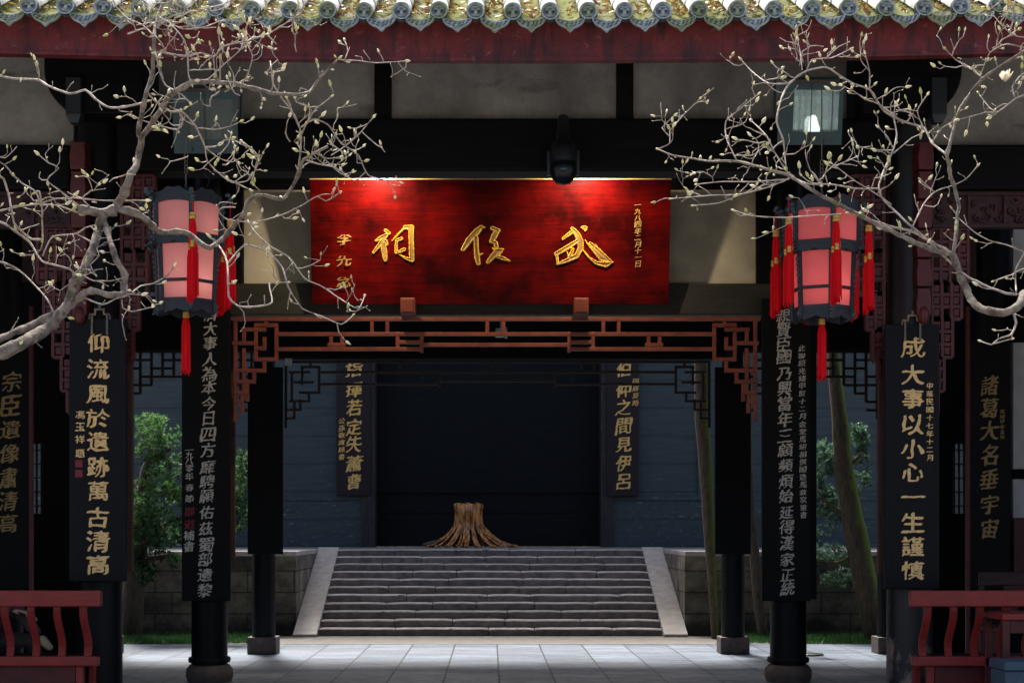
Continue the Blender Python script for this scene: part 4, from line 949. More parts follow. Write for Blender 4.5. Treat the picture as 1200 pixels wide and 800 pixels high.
# ------------------------------------------------------------------ lanterns
def hexpt(r, k, rot): a = rot + k * math.pi / 3; return Vector((r * math.cos(a), r * math.sin(a), 0))
def tassel(e, p, z0, cord, L1, second, w=.030, seed=0):
    """cord from z0 down, gold-bound red tassel; a second one hangs below it"""
    rnd = random.Random(seed); b = B(); z = z0 - cord; b.tube([(p.x, p.y, z0), (p.x, p.y, z)], .0035, 6)
    def skirt(x, y, z, L, w):
        n = 16; prof = [(w * .55, 0), (w * .75, -.02), (w, -.07), (w * 1.02, -L * .6), (w * 1.12, -L)]; vs_, fs = [], []
        for i, (r, dz) in enumerate(prof):
            for j in range(n):
                a = 2 * math.pi * j / n; rr_ = r * (1 + (.16 if j % 2 else -.1) * (i > 0)); q = dz - (rnd.uniform(0, .05) if i == 4 else 0); vs_.append((x + rr_ * math.cos(a), y + rr_ * math.sin(a), z + q))
        for i in range(4):
            for j in range(n): fs.append((i * n + j, (i + 1) * n + j, (i + 1) * n + (j + 1) % n, i * n + (j + 1) % n))
        b.add(vs_, fs)
        for j in range(9):
            a = rnd.random() * 6.28; q = w * rnd.uniform(.3, 1.1); b.tube([(x + q * math.cos(a) * .9, y + q * math.sin(a) * .9, z - L * .8), (x + q * math.cos(a) * 1.1, y + q * math.sin(a) * 1.1, z - L - rnd.uniform(.01, .055))], .003, 4)
    caps = B()
    def cap(x, y, z, r): caps.lathe((x, y, z), [(r * .5, .035), (r * .8, .03), (r * .8, .012), (r * .65, .010), (r * .85, .006), (r * .85, -.014), (r * .6, -.016)], 12)
    cap(p.x, p.y, z, w)
    if second:
        skirt(p.x, p.y, z - .012, L1, w * .8); zz = z - L1 * .82
        for dx, dy, dz in ((-.022, 0, -.04), (.020, .006, 0), (0, -.022, -.02)): cap(p.x + dx, p.y + dy, zz + dz, w * .6); skirt(p.x + dx, p.y + dy, zz + dz - .012, second, w * .62)
    else: skirt(p.x, p.y, z - .012, L1, w)
    o = b.build('tassel', M['tassel'], e); caps.build('gold_cap', M['gold_cord'], o, 'auto'); return o
def lantern(x, y, ztop, rot, silk, label, seed, hung=range(6)):
    e = empty('palace_lantern', (x, y, ztop), label, 'lantern', 'palace lanterns under the eave'); C = Vector((x, y, 0))
    zA, zB, zC = ztop, ztop - .335, ztop - .87
    def side(r0, k, r1=None):
        r1 = r1 or r0; return hexpt(r0, k, rot), hexpt(r0, k + 1, rot), hexpt(r1, k, rot), hexpt(r1, k + 1, rot)
    fr = B(); aps = [B(), B(), B()]
    # vertical posts
    for (rt_, rb_, z1, z0, w_) in ((.29, .285, zA - .02, zB, .030), (.25, .230, zB + .02, zC, .030)):
        for k in range(6):
            p1, p0 = C + hexpt(rt_, k, rot), C + hexpt(rb_, k, rot); fr.tube([(p0.x, p0.y, z0), (p1.x, p1.y, z1)], .021, 6)
    # cross rails
    def rail(b, r, z, h, t=.022):
        for k in range(6):
            a, c = C + hexpt(r, k, rot), C + hexpt(r, k + 1, rot); m = (a + c) / 2; d = c - a
            b.box((m.x, m.y, z), (d.length, t, h), Matrix.Rotation(math.atan2(d.y, d.x), 3, 'Z'))
    rail(fr, .288, zB + .045, .03); rail(fr, .250, zB - .01, .02); rail(fr, .236, zC + .235, .024); rail(fr, .225, zC + .085, .03)
    # cloud-shaped header boards and scalloped aprons (thin carved wood, one per side)
    def carve(b, r, k, pts, t=.018):
        a, c = C + hexpt(r, k, rot), C + hexpt(r, k + 1, rot); d = (c - a); L = d.length; u = d / L; nrm = Vector((u.y, -u.x, 0)); n = len(pts)
        vs_ = [a + u * (L * s) + nrm * .006 + Vector((0, 0, z)) for s, z in pts] + [a + u * (L * s) - nrm * (t - .006) + Vector((0, 0, z)) for s, z in pts]
        m = n // 2
        fs = [(i, i + 1, n - 2 - i, n - 1 - i) for i in range(m - 1)]
        fs = fs + [tuple(q + n for q in f[::-1]) for f in fs] + [(i, i + n, (i + 1) % n + n, (i + 1) % n) for i in range(n)]
        b.add(vs_, fs)
    N = 13; us = np.linspace(.04, .96, N)
    for k in range(6):
        top = [(u, zA + .015 + .055 * math.sin(math.pi * u) ** .8 + .008 * math.cos(u * 6 * math.pi)) for u in us]
        low = [(u, zA - .065 + .035 * math.sin(math.pi * u) ** .5) for u in us[::-1]]
        carve(aps[0], .291, k, top + low)
        top = [(u, zB + .03) for u in us]; low = [(u, zB - .005 - .024 * abs(math.sin(u * 2 * math.pi)) - .012 * (abs(u - .5) > .4)) for u in us[::-1]]; carve(aps[1], .291, k, top + low)
        top = [(u, zC + .07) for u in us]; low = [(u, zC + .02 - .022 * abs(math.sin(u * 2 * math.pi)) - .022 * (abs(u - .5) > .38)) for u in us[::-1]]; carve(aps[2], .226, k, top + low)
    fo = fr.build('frame', M['lantern_frame'], e, bevel=.002); [ap.build(nm, M['lantern_frame'], fo) for ap, nm in zip(aps, ('carved_header', 'carved_apron', 'carved_apron'))]
    for k in range(6):
        for (r1, r0, z1, z0) in ((.28, .276, zA - .03, zB + .05), (.243, .232, zB - .01, zC + .245), (.228, .216, zC + .225, zC + .09)):
            a0, a1, c0, c1 = *[C + q for q in side(r1, k)[:2]], *[C + q for q in side(r0, k)[:2]]
            b = B(); n_ = 6; vs_, fs = [], []
            for i in range(n_ + 1):
                t = i / n_; q1, q0 = a0.lerp(a1, t), c0.lerp(c1, t); vs_ += [(q1.x, q1.y, z1), (q0.x, q0.y, z0)]
            for i in range(n_): fs.append((2 * i, 2 * i + 2, 2 * i + 3, 2 * i + 1))
            b.add(vs_, fs); b.build('silk_pane', M[silk], e)
        # scroll ornaments on each corner
        b = B(); d = hexpt(1, k, rot); rnd = random.Random(seed + k)
        for (r_, zz, s_) in ((.315, zA + .0, .060), (.30, zB + .005, .036), (.235, zC + .04, .040)):
            for q in range(7):
                c = C + d * (r_ + rnd.uniform(-.01, s_)) ; b.ball((c.x + rnd.uniform(-.008, .008), c.y, zz + rnd.uniform(-s_, s_ * .7)), (s_ * .36, s_ * .36, s_ * .28), 7, 5)
        for q in range(9):
            t = q / 8; c = C + d * (.272 - .03 * t); b.ball((c.x, c.y, zB - .08 - t * .33), (.012, .012, .018), 6, 4)
        for q in range(6): c = C + d * .305; b.ball((c.x, c.y, zA - .06 - q * .04), (.012, .012, .02), 6, 4)
        b.build('corner_scroll', M['teal_carve'], e, True)
        p = C + d * .365
        if k in hung: tassel(e, p, zA + .02, .17 + rnd.uniform(-.02, .05), .24, .36, .032, seed + k)
    tassel(e, C, zC + .08, .10, .40, 0, .030, seed + 9)
    b = B(); b.lathe((x, y, 0), [(.17, zA + .03), (.17, zA + .05), (.05, zA + .09), (.012, zA + .11), (.012, zA + .14)], 18); b.lathe((x, y, 0), [(.20, zC + .09), (.20, zC + .10)], 18); b.build('cap_plate', M['lantern_frame'], e, 'auto')
    b = B(); b.ball((x, y, zB - .22), (.035, .035, .05), 14, 10); b.tube([(x, y, zB - .18), (x, y, zA + .04)], .008, 6); b.build('bulb', M['lit_bulb'], e, True)
    for zz, pw in ((zB - .30, .85), (zB + .13, .6)):  # these inner lights and the bulb are added to brighten the silk
        ld = bpy.data.lights.new('lantern_fill', 'POINT'); ld.energy = pw; ld.color = (1, .88, .8); ld.shadow_soft_size = .06
        lo = bpy.data.objects.new('lantern_fill', ld); COL.objects.link(lo); lo.parent = e; lo.location = (.07, 0, zz - ztop)
    b = B(); b.tube([(x, y, zA + .13), (x, y, zA + .22)], .006, 6)
    for q in range(5): b.tube([(x + .012 * math.cos(a), y + .003, zA + .24 + q * .032 + .02 * math.sin(a)) for a in np.linspace(0, 6.28, 9)], .004, 5)
    b.tube([(x, y, zA + .38), (x, y, ZE - .13)], .005, 6); b.build('chain', M['iron'], e)
YL = 12.2
lantern(PX(218, YL), YL, PZ(237, YL), R(-71), 'silk_pale', 'hexagonal lantern with faded pink silk and red tassels, crossed by the thick magnolia limb', 100, (0, 1, 2))
lantern(PX(963, YL), YL, PZ(245, YL), R(-85), 'silk_red', 'hexagonal lantern with deep pink silk and red tassels, below the floodlight with a shining bulb', 200)

# ------------------------------------------------------------------ floodlights and the hanging camera
def floodlight(px_, py_, label, lit, tilt):
    Y = 12.45; c = P(px_, py_, Y); e = empty('floodlight', c, label, 'floodlight', 'floodlights under the eave'); rot = Matrix.Rotation(R(tilt), 3, 'X')
    W, H, D = .255, .235, .13
    def q(x, y, z): return c + rot @ Vector((x, y, z))
    b = B(); fr = [(-W, -H), (W, -H), (W, H), (-W, H)]
    v = [q(x, -D, z) for x, z in fr] + [q(x * .8, D, z * .7) for x, z in fr]
    iw = [(-W + .12, -H + .10), (W - .035, -H + .10), (W - .035, H - .05), (-W + .12, H - .05)]
    v += [q(x, -D, z) for x, z in iw] + [q(x * .85 + .03, D - .04, z * .8) for x, z in iw]
    b.add(v, [(7, 6, 5, 4), (0, 4, 5, 1), (1, 5, 6, 2), (2, 6, 7, 3), (3, 7, 4, 0)] + [(i, (i + 1) % 4, 8 + (i + 1) % 4, 8 + i) for i in range(4)])
    b.build('housing', M['teal_metal'], e)
    b = B(); b.add(v, [(8 + i, 8 + (i + 1) % 4, 12 + (i + 1) % 4, 12 + i) for i in range(4)] + [(12, 13, 14, 15)]); b.build('reflector', M['steel'] if lit else M['blue_box'], e)
    b = B(); b.tube([q(.06, .02, -.13), q(.06, .01, -.10), q(.05, 0, -.05), q(.05, 0, -.02), q(.05, 0, 0)], [.05, .045, .034, .028, .012], 14); b.build('bulb', M['lit_bulb'] if lit else M['white_plastic'], e)
    b = B(); g_ = [q(x, -D + .012, z) for x, z in iw]; b.add(g_ + [p + rot @ Vector((0, .006, 0)) for p in g_], [(0, 1, 2, 3), (7, 6, 5, 4), (0, 4, 5, 1), (1, 5, 6, 2), (2, 6, 7, 3), (3, 7, 4, 0)]); b.build('glass', M['glass'], e)
    b = B()
    for s in (-1, 1):
        b.tube([q(s * (W + .012), 0, 0), q(s * (W + .012), .02, H + .05)], .012, 6); b.box(q(s * .13, -D - .01, -H + .03), (.04, .02, .03), rot)
    b.tube([q(-W - .012, .02, H + .05), q(W + .012, .02, H + .05)], .012, 6); b.tube([q(0, .02, H + .05), Vector((c.x, c.y + .45, c.z + .62))], .016, 6); b.build('yoke', M['teal_metal'], e)
    b = B()
    for k, ch in enumerate('PHILIPS'):
        vs_, fs = glyph(ch); b.add([q(-W + .018 + k * .0135 + x * .016, -D - .003, H - .075 + z * .020) for x, z, d in vs_], fs)
    b.build('lettering', M['white_plastic'], e)
    b = B(); b.tube([q(0, -D - .02, H), q(0, -D - .02, -H - .12), q(-.02, -D - .03, -H - .16), q(.02, -D - .03, -H - .2), q(0, -D - .02, -H - .26)], .004, 5); b.build('wire', M['black_plastic'], e)
floodlight(244, 145, 'teal metal floodlight with dull glass, half hidden by the thick magnolia arc', False, 12)
floodlight(946, 135, 'teal metal floodlight with shining reflector, above the deep pink lantern', True, 12)
c = P(660, 190, 12.6); e = empty('surveillance_camera', c, 'black dome surveillance camera hanging under the beam in front of the red plaque', 'camera')
b = B(); b.lathe((c.x, c.y, c.z), [(.105, -.01), (.115, 0), (.115, .09), (.10, .14), (.06, .18), (.045, .30), (.04, .37)], 28); b.build('housing', M['black_plastic'], e, 'auto')
b = B(); b.lathe((c.x, c.y, c.z), [(.02, -.185), (.06, -.172), (.095, -.125), (.107, -.06), (.107, -.01)], 28); b.build('dome', simple('smoked_dome', (.008, .011, .015), None, 8, .25, 0, spec=.3), e, True)
b = B(); b.ball((c.x, c.y - .092, c.z - .068), (.036, .022, .036), 16, 10); b.build('lens', simple('lens', (.02, .05, .07), None, 8, .06, 0), e, True)
b = B()
for s in (-1, 1): b.box((c.x + s * .118, c.y, c.z - .01), (.03, .05, .20))
b.build('bracket', M['black_plastic'], e, bevel=.006)
b = B(); b.tube([(c.x, c.y, c.z + .36), (c.x, YF - .16, c.z + .40)], .03, 10); b.build('arm', M['black_plastic'], e)
c = P(587, 390, YM + .35); b = B(); b.box(c, (.13, .09, .10)); b.box(c + Vector((.06, -.01, .0)), (.03, .08, .13)); b.tube([c, c + Vector((0, 0, .5))], .012, 6); props(b.build('emergency_light', M['white_plastic'], bevel=.01), 'small white box lamp seen through the middle of the red lattice', 'lamp')
c = P(338, 424, YR - .15); b = B(); b.box(c, (.10, .06, .10)); b.box(c + Vector((.03, -.032, 0)), (.02, .01, .02)); props(b.build('sensor_box', M['white_plastic'], bevel=.008), 'small pale sensor box at the left rear column head', 'sensor box')

# ------------------------------------------------------------------ benches, chair, box, sign stand
def bench(xa, xb, end, label):
    """leaning-back bench: the curved slat backrest faces the courtyard; 'end' is the free end"""
    Y = 12.35; e = empty('slat_bench', ((xa + xb) / 2, Y + .3, 0), label, 'bench', 'red slat-back benches between the front columns')
    zt, zs = PZ(691.5, Y - .14), PZ(768.5, Y)
    lo_, hi = min(xa, xb), max(xa, xb); s = 1 if end == hi else -1
    b = B(); b.box(((lo_ + hi) / 2, Y - .14, zt - .063), (hi - lo_, .075, .126)); b.build('top_rail', M['red_lac'], e, bevel=.010)
    b = B(); h2 = end - s * .06
    b.span(min(h2, xa if end == xb else xb), max(h2, xa if end == xb else xb), Y - .02, Y + .06, zs - .078, zs); b.build('seat_rail', M['red_lac'], e, bevel=.010)
    b = B(); b.span(lo_ if s > 0 else lo_ + .25, hi - .25 if s > 0 else hi, Y + .062, Y + .50, zs - .065, zs - .012); b.build('seat', M['black'], e, bevel=.008)
    k = 0; x = end - s * .155
    while lo_ + .05 < x < hi - .05 and k < 12:
        b = B(); pts = []
        for t in np.linspace(0, 1, 11):
            pts.append((Y + .035 - .145 * t + .022 * math.sin(t * 2 * math.pi), zs - .02 + (zt - .05 - zs) * t, x + s * .012 * t + s * .008 * math.sin(t * 2 * math.pi)))
        vs_, fs = [], []
        for y, z, xx in pts: vs_ += [(xx - .029, y - .013, z), (xx + .029, y - .013, z), (xx + .029, y + .013, z), (xx - .029, y + .013, z)]
        for i in range(10):
            for j in range(4): fs.append((i * 4 + j, i * 4 + (j + 1) % 4, i * 4 + 4 + (j + 1) % 4, i * 4 + 4 + j))
        fs += [(0, 1, 2, 3), (43, 42, 41, 40)]
        b.add(vs_, fs); b.build('slat', M['red_lac'], e, bevel=.004); x -= s * .205; k += 1
    for xx in (end - s * .215, end - s * 1.2):
        for yy in (Y + .05, Y + .44): b = B(); b.span(xx - .028, xx + .028, yy - .028, yy + .028, .001, zs - .08); b.build('leg', M['red_lac'], e, bevel=.006)
    b = B(); x0, x1 = sorted((end - s * .25, end - s * 1.17)); b.span(x0, x1, Y + .04, Y + .06, zs - .26, zs - .08); b.span(x0, x1, Y + .035, Y + .065, .12, .18)
    b.build('apron', M['red_dark'], e, bevel=.004)
bench(-4.6, PX(118.5, 12.2), PX(118.5, 12.2), 'red slat-back bench in front of the left column, a person seated behind it')
bench(PX(1066, 12.2), 5.2, PX(1066, 12.2), 'red slat-back bench in front of the peeling right column')
# red table/chair and crate at the right edge
Yc = 11.9; e = empty('side_table', (PX(1215, Yc), Yc, 0), 'dark red wooden side table standing before the right bench, at the edge', 'table', None)
x0, x1 = PX(1174.5, Yc), PX(1262, Yc); zt = PZ(719, Yc)
b = B(); b.span(x0, x1, Yc, Yc + .5, zt - .05, zt); b.build('table_top', M['red_lac'], e, bevel=.01)
for xx in (x0 + .035, x1 - .035):
    for yy in (Yc + .04, Yc + .46): b = B(); b.span(xx - .03, xx + .03, yy - .03, yy + .03, .0, zt - .051); b.build('leg', M['red_dark'], e, bevel=.006)
b = B(); b.span(x0 + .07, x1 - .07, Yc + .025, Yc + .05, zt - .15, zt - .052); b.build('apron', M['red_dark'], e, bevel=.004)
Yx = 11.55; e = empty('storage_box', (PX(1220, Yx), Yx, 0), 'blue grey painted wooden box with a lid in front of the dark red side table', 'box')
x0, x1 = PX(1178, Yx), PX(1262, Yx); zt = PZ(775, Yx)
b = B(); b.span(x0, x1, Yx, Yx + .34, .0, zt - .07); b.build('body', M['blue_box'], e, bevel=.008)
b = B(); b.span(x0 - .01, x1 + .01, Yx - .012, Yx + .35, zt - .066, zt); b.build('lid', M['blue_box'], e, bevel=.008)
Yk = 15.2; e = empty('wooden_chair', (PX(1200, Yk), Yk, 0), 'dark red wooden chair in the shade behind the right bench', 'chair')
x0, x1 = PX(1163, Yk), PX(1240, Yk); zs = PZ(735, Yk)
b = B(); b.span(x0, x1, Yk, Yk + .45, zs - .05, zs); b.build('seat', M['red_dark'], e, bevel=.008)
for xx in (x0 + .03, x1 - .03):
    for yy in (Yk + .03, Yk + .42): b = B(); b.span(xx - .022, xx + .022, yy - .022, yy + .022, 0, zs - .051 if yy < Yk + .2 else zs - .052); b.build('leg', M['red_dark'], e, bevel=.004)
b = B()
for xx in (x0 + .03, x1 - .03): b.span(xx - .022, xx + .022, Yk + .40, Yk + .445, zs + .001, zs + .52)
b.span(x0, x1, Yk + .395, Yk + .45, zs + .40, zs + .53); b.span((x0 + x1) / 2 - .07, (x0 + x1) / 2 + .07, Yk + .41, Yk + .43, zs + .001, zs + .40); b.build('backrest', M['red_frieze'], e, bevel=.006)
Ys = 22.0; c = P(943.5, 765, Ys); c.z = 0; e = empty('sign_stand', c, 'thin black pole stand on a flat base, beside the silver lettered board on the right', 'stand')
b = B(); b.lathe((c.x + .09, c.y, 0), [(.17, .001), (.17, .02), (.16, .028)], 24); b.build('base', M['black_plastic'], e, 'auto')
b = B(); b.tube([(c.x, c.y, .02), (c.x, c.y, PZ(700, Ys))], .022, 12); b.build('pole', M['black_plastic'], e, 'auto')
b = B(); z0, z1 = PZ(702, Ys), PZ(672, Ys); b.span(c.x - .12, c.x + .165, c.y - .02, c.y + .02, z0, z1); b.build('sign_panel', M['black_plastic'], e, bevel=.006)

# ------------------------------------------------------------------ person seated behind the left bench
def skin(name, joints, links, mat, parent, sub=2):
    """continuous body: one vertex per joint, a radius each, skinned and smoothed"""
    me = bpy.data.meshes.new(name); o0 = wloc(parent); me.from_pydata([Vector(p) - o0 for p, r in joints], links, [])
    o = bpy.data.objects.new(name, me); COL.objects.link(o); o.parent = parent; me.materials.append(mat)
    sk = o.modifiers.new('skin', 'SKIN'); sk.use_smooth_shade = True
    if not me.skin_vertices: me.attributes.new('skin', 'FLOAT', 'POINT')
    for k, (p, r) in enumerate(joints):
        sv = me.skin_vertices[0].data[k]; sv.radius = r if hasattr(r, '__len__') else (r, r); sv.use_root = (k == 0)
    s = o.modifiers.new('sub', 'SUBSURF'); s.levels = sub; s.render_levels = sub; return o
def person():
    Yp = 12.78; zs = PZ(768.5, 12.35) - .012; X0 = PX(-26, Yp)
    hip = Vector((X0, Yp, zs + .11)); e = empty('person', (X0, Yp, 0), 'person in dark clothes with teal collar, seated cross-legged behind the left bench', 'person')
    kneeR = P(12, 704, Yp - .05); ank = P(46, 745, Yp - .06); toe = P(57, 757, Yp - .08)
    sh = hip + Vector((-.02, 0, .46)); neck = sh + Vector((.01, 0, .08)); head = neck + Vector((.04, 0, .17))
    J = [(hip, (.14, .13)), (hip + Vector((0, 0, .20)), (.125, .12)), (sh - Vector((0, 0, .06)), (.15, .125)), (neck, (.062, .06)), (hip + Vector((.02, -.09, .02)), .095), (kneeR, .068), (ank, .046),
         (hip + Vector((.02, .10, 0)), .095), (Vector((X0 + .42, Yp + .10, zs + .10)), .068), (Vector((X0 + .46, Yp + .28, zs - .33)), .046),
         (sh + Vector((0, -.19, -.03)), .06), (Vector((X0 + .10, Yp - .21, zs + .30)), .047), (Vector((X0 + .32, Yp - .12, zs + .36)), .036),
         (sh + Vector((0, .19, -.03)), .06), (Vector((X0 + .10, Yp + .22, zs + .30)), .047), (Vector((X0 + .33, Yp + .10, zs + .30)), .036)]
    body = skin('body', J, [(0, 1), (1, 2), (2, 3), (0, 4), (4, 5), (5, 6), (0, 7), (7, 8), (8, 9), (2, 10), (10, 11), (11, 12), (2, 13), (13, 14), (14, 15)], M['cloth_dark'], e)
    b = B(); b.ball(head, (.085, .072, .115), 20, 16); b.ball(head + Vector((.088, 0, -.01)), (.018, .013, .02), 8, 6)
    for s in (-1, 1): b.ball(head + Vector((0, s * .072, -.005)), (.02, .01, .03), 8, 6)
    b.tube([head - Vector((.03, 0, .08)), neck - Vector((0, 0, .02))], [.05, .055], 12)
    b.build('head', M['skin'], e, True)
    b = B(); b.ball(head + Vector((-.018, 0, .03)), (.088, .08, .105), 18, 12); b.build('hair', M['hair'], e, True)
    b = B()
    for s in (-1, 1): b.ball(head + Vector((.078, s * .03, .012)), (.008, .013, .008), 8, 6)
    b.build('eye', M['hair'], e, True)
    b = B(); b.lathe(neck - Vector((0, 0, .05)), [(.10, -.02), (.085, .02), (.07, .055), (.066, .05)], 18); b.build('collar', M['teal_cloth'], e, True)
    for wr, dr in ((J[12][0], Vector((.09, .0, -.02))), (J[15][0], Vector((.09, -.03, -.01)))):
        b = B(); b.ball(wr + dr * .45, (.045, .04, .018), 12, 8)
        for f in range(4): o_ = Vector((.03, (f - 1.5) * .018, 0)); b.tube([wr + dr * .5 + o_, wr + dr * .9 + o_, wr + dr * (1.1 + .05 * (f in (1, 2))) + o_ - Vector((0, 0, .025))], [.010, .009, .007], 7)
        b.tube([wr + dr * .3 + Vector((0, -.035, 0)), wr + dr * .7 + Vector((0, -.06, -.01))], [.011, .008], 7); b.build('hand', M['skin'], e, True)
    skin('shoe', [(ank + Vector((-.005, 0, -.01)), (.045, .05)), (ank.lerp(toe, .5), (.045, .04)), (toe, (.042, .032)), (toe + (toe - ank) * .35, (.030, .022))], [(0, 1), (1, 2), (2, 3)], M['shoe'], e)
    a2 = J[9][0]; skin('shoe', [(a2 + Vector((0, 0, -.03)), (.045, .045)), (a2 + Vector((.09, .0, -.07)), (.045, .035)), (a2 + Vector((.18, .0, -.08)), (.035, .028))], [(0, 1), (1, 2)], M['shoe'], e)
person()

# ------------------------------------------------------------------ magnolia branches before the eave
def magnolia(name, label, limbs, trunk_pts, trunk_r, Yb_, seed, clusters, flowers):
    rnd = random.Random(seed); pm = F / Yb_
    def Yat(px_, py_): return Yb_ + .75 * noise.noise(Vector((px_ * .006, py_ * .006, seed))) + .25 * noise.noise(Vector((px_ * .02, py_ * .02, seed + 5)))
    e = empty(name, (trunk_pts[0][0], trunk_pts[0][1], 0), label, 'tree', 'budding magnolias before the gate')
    b = B(); b.tube(trunk_pts, trunk_r, 14); tips = []; lb = B(); bud = B(); knots = B()
    def budat(p, d, L):
        q = d.to_track_quat('Z', 'Y').to_matrix(); n = 6; prof = [(.22, 0), (.42, .12), (.5, .32), (.42, .58), (.2, .85), (.03, 1)]; vs_, fs = [], []
        for r, z in prof:
            for j in range(n): a = 6.283 * j / n; vs_.append(p + q @ Vector((r * L * .48 * math.cos(a), r * L * .48 * math.sin(a), z * L)))
        for i in range(5):
            for j in range(n): fs.append((i * n + j, i * n + (j + 1) % n, (i + 1) * n + (j + 1) % n, (i + 1) * n + j))
        bud.add(vs_, fs, 0, rnd.random() ** .7)
    def shoot(p, d, L, r, depth):
        """a knobbly twig that zigzags from node to node, ends in a bud"""
        pts, rad = [p.copy()], [r]; n = max(2, int(L / .028)); dd = d.copy()
        for k in range(n):
            dd = (dd + Vector((rnd.gauss(0, .38), rnd.gauss(0, .3), rnd.gauss(.08, .36)))).normalized()
            pts.append(pts[-1] + dd * L / n); rad.append(r * (1 - .45 * (k + 1) / n) * (1.25 if k % 2 else .95))
            if depth < 2 and rnd.random() < .30: shoot(pts[-1], (dd + Vector((rnd.gauss(0, .8), rnd.gauss(0, .6), rnd.gauss(.2, .7)))).normalized(), L * rnd.uniform(.25, .5), r * .7, depth + 1)
            elif rnd.random() < .06: budat(pts[-1], (dd + Vector((rnd.gauss(0, .8), rnd.gauss(0, .8), .4))).normalized(), rnd.uniform(.010, .02))
        lb.tube(pts, rad, 5)
        budat(pts[-1], (dd + Vector((0, 0, .35))).normalized(), rnd.uniform(.022, .044) if rnd.random() < .48 else .010)
    for (pts, w0, w1, dens) in limbs:
        P2 = []
        for k in range(len(pts) - 1):       # Catmull-Rom through the traced points
            p0, p1, p2, p3 = (np.array(pts[max(0, min(len(pts) - 1, q))], float) for q in (k - 1, k, k + 1, k + 2))
            m = max(2, int(np.hypot(*(p2 - p1)) / 5))
            for t in np.linspace(0, 1, m, endpoint=False):
                P2.append(.5 * (2 * p1 + (p2 - p0) * t + (2 * p0 - 5 * p1 + 4 * p2 - p3) * t * t + (3 * p1 - p0 - 3 * p2 + p3) * t ** 3) * .6 + (p1 + (p2 - p1) * t) * .4)
        P2.append(np.array(pts[-1], float)); n = len(P2); V, rads = [], []
        for k, q in enumerate(P2):
            t = k / max(1, n - 1); wv = (w0 + (w1 - w0) * t) * (.58 if w0 < 6 else .80); wob = min(1.0, wv / 9) * 2.2
            v = P(q[0] + noise.noise(Vector((q[0] * .09, q[1] * .09, 2))) * wob, q[1] + noise.noise(Vector((q[0] * .09, q[1] * .09, 7))) * wob, Yat(q[0], q[1])); V.append(v)
            rads.append(wv / 2 / pm * (1 + .20 * noise.noise(v * 22) + .14 * noise.noise(v * 55) + (.35 if rnd.random() < .14 else 0)))
        (lb if w0 < 6 else b).tube(V, rads, 12 if w0 >= 6 else 7)
        if w0 >= 6:
            for k in range(1, n, 2):
                if rnd.random() < .6:
                    a = Vector((rnd.gauss(0, 1), rnd.gauss(0, 1), rnd.gauss(0, 1))).normalized(); b.ball(V[k] + a * rads[k] * .85, rads[k] * rnd.uniform(.18, .42), 6, 4)
        acc = 0
        for k in range(1, n):
            acc += (V[k] - V[k - 1]).length * pm * dens * rnd.uniform(.4, 1.6); q = P2[k]
            if acc > 18 and -30 < q[0] < 1230:
                acc = 0; tdir = (V[k] - V[k - 1]).normalized(); side_ = tdir.cross(Vector((rnd.gauss(0, .5), 1, rnd.gauss(0, .5)))).normalized() * rnd.choice((-1, 1))
                d = (side_ + tdir * rnd.uniform(.2, .9) + Vector((0, rnd.gauss(0, .5), .35))).normalized()
                Ls = rnd.uniform(.02, .10) if rnd.random() < .7 else rnd.uniform(.10, .2)
                shoot(V[k], d, Ls * (1 if w0 < 6 else .55), rnd.uniform(.0024, .0037), 1 if Ls > .1 else 2)
        if w1 < 3.5: budat(V[-1], (V[-1] - V[-2]).normalized(), rnd.uniform(.025, .04))
    for (cx_, cy_, rx, ry, cnt) in clusters:     # crowded twig ends
        for k in range(int(cnt * .6)):
            q = (cx_ + rnd.gauss(0, rx * .5), cy_ + rnd.gauss(0, ry * .5)); p = P(q[0], q[1], Yat(cx_, cy_) + rnd.gauss(0, .12))
            near = min((v for v in tipsV), key=lambda v: (v - p).length) if False else None
            d = Vector((rnd.gauss(0, 1), rnd.gauss(0, .6), rnd.gauss(.3, .9))).normalized(); shoot(p, d, rnd.uniform(.08, .24), rnd.uniform(.003, .0045), 0)
    to = b.build('trunk', M['bark_mossy_limb' if flowers else 'bark_limb'], e, True); lb.build('branches', M['bark_pale'], e, True); o = bud.build('buds', M['bud'], e, True); o['kind'] = 'stuff'
    for (fx, fy) in flowers:
        c = P(fx, fy, Yat(fx, fy)); f = B()
        for k in range(9):
            a = k * .698 + rnd.uniform(-.2, .2); d = Vector((math.cos(a), math.sin(a) * .9, .75 + .3 * (k % 3))).normalized(); s = d.cross(Vector((0, 0, 1))).normalized(); u = s.cross(d); L = rnd.uniform(.05, .07)
            rows = [(0, .006), (.3, .02), (.65, .024), (1, .006)]; vs_ = []
            for t, w_ in rows: cc = c + d * L * t + u * (.02 * t * t); vs_ += [cc - s * w_, cc + u * (-.006), cc + s * w_]
            fs = []
            for i in range(3): fs += [(i * 3, i * 3 + 1, i * 3 + 4, i * 3 + 3), (i * 3 + 1, i * 3 + 2, i * 3 + 5, i * 3 + 4)]
            f.add(vs_, fs, 0, rnd.random())
        f.build('flower', M['petal'], e, True)
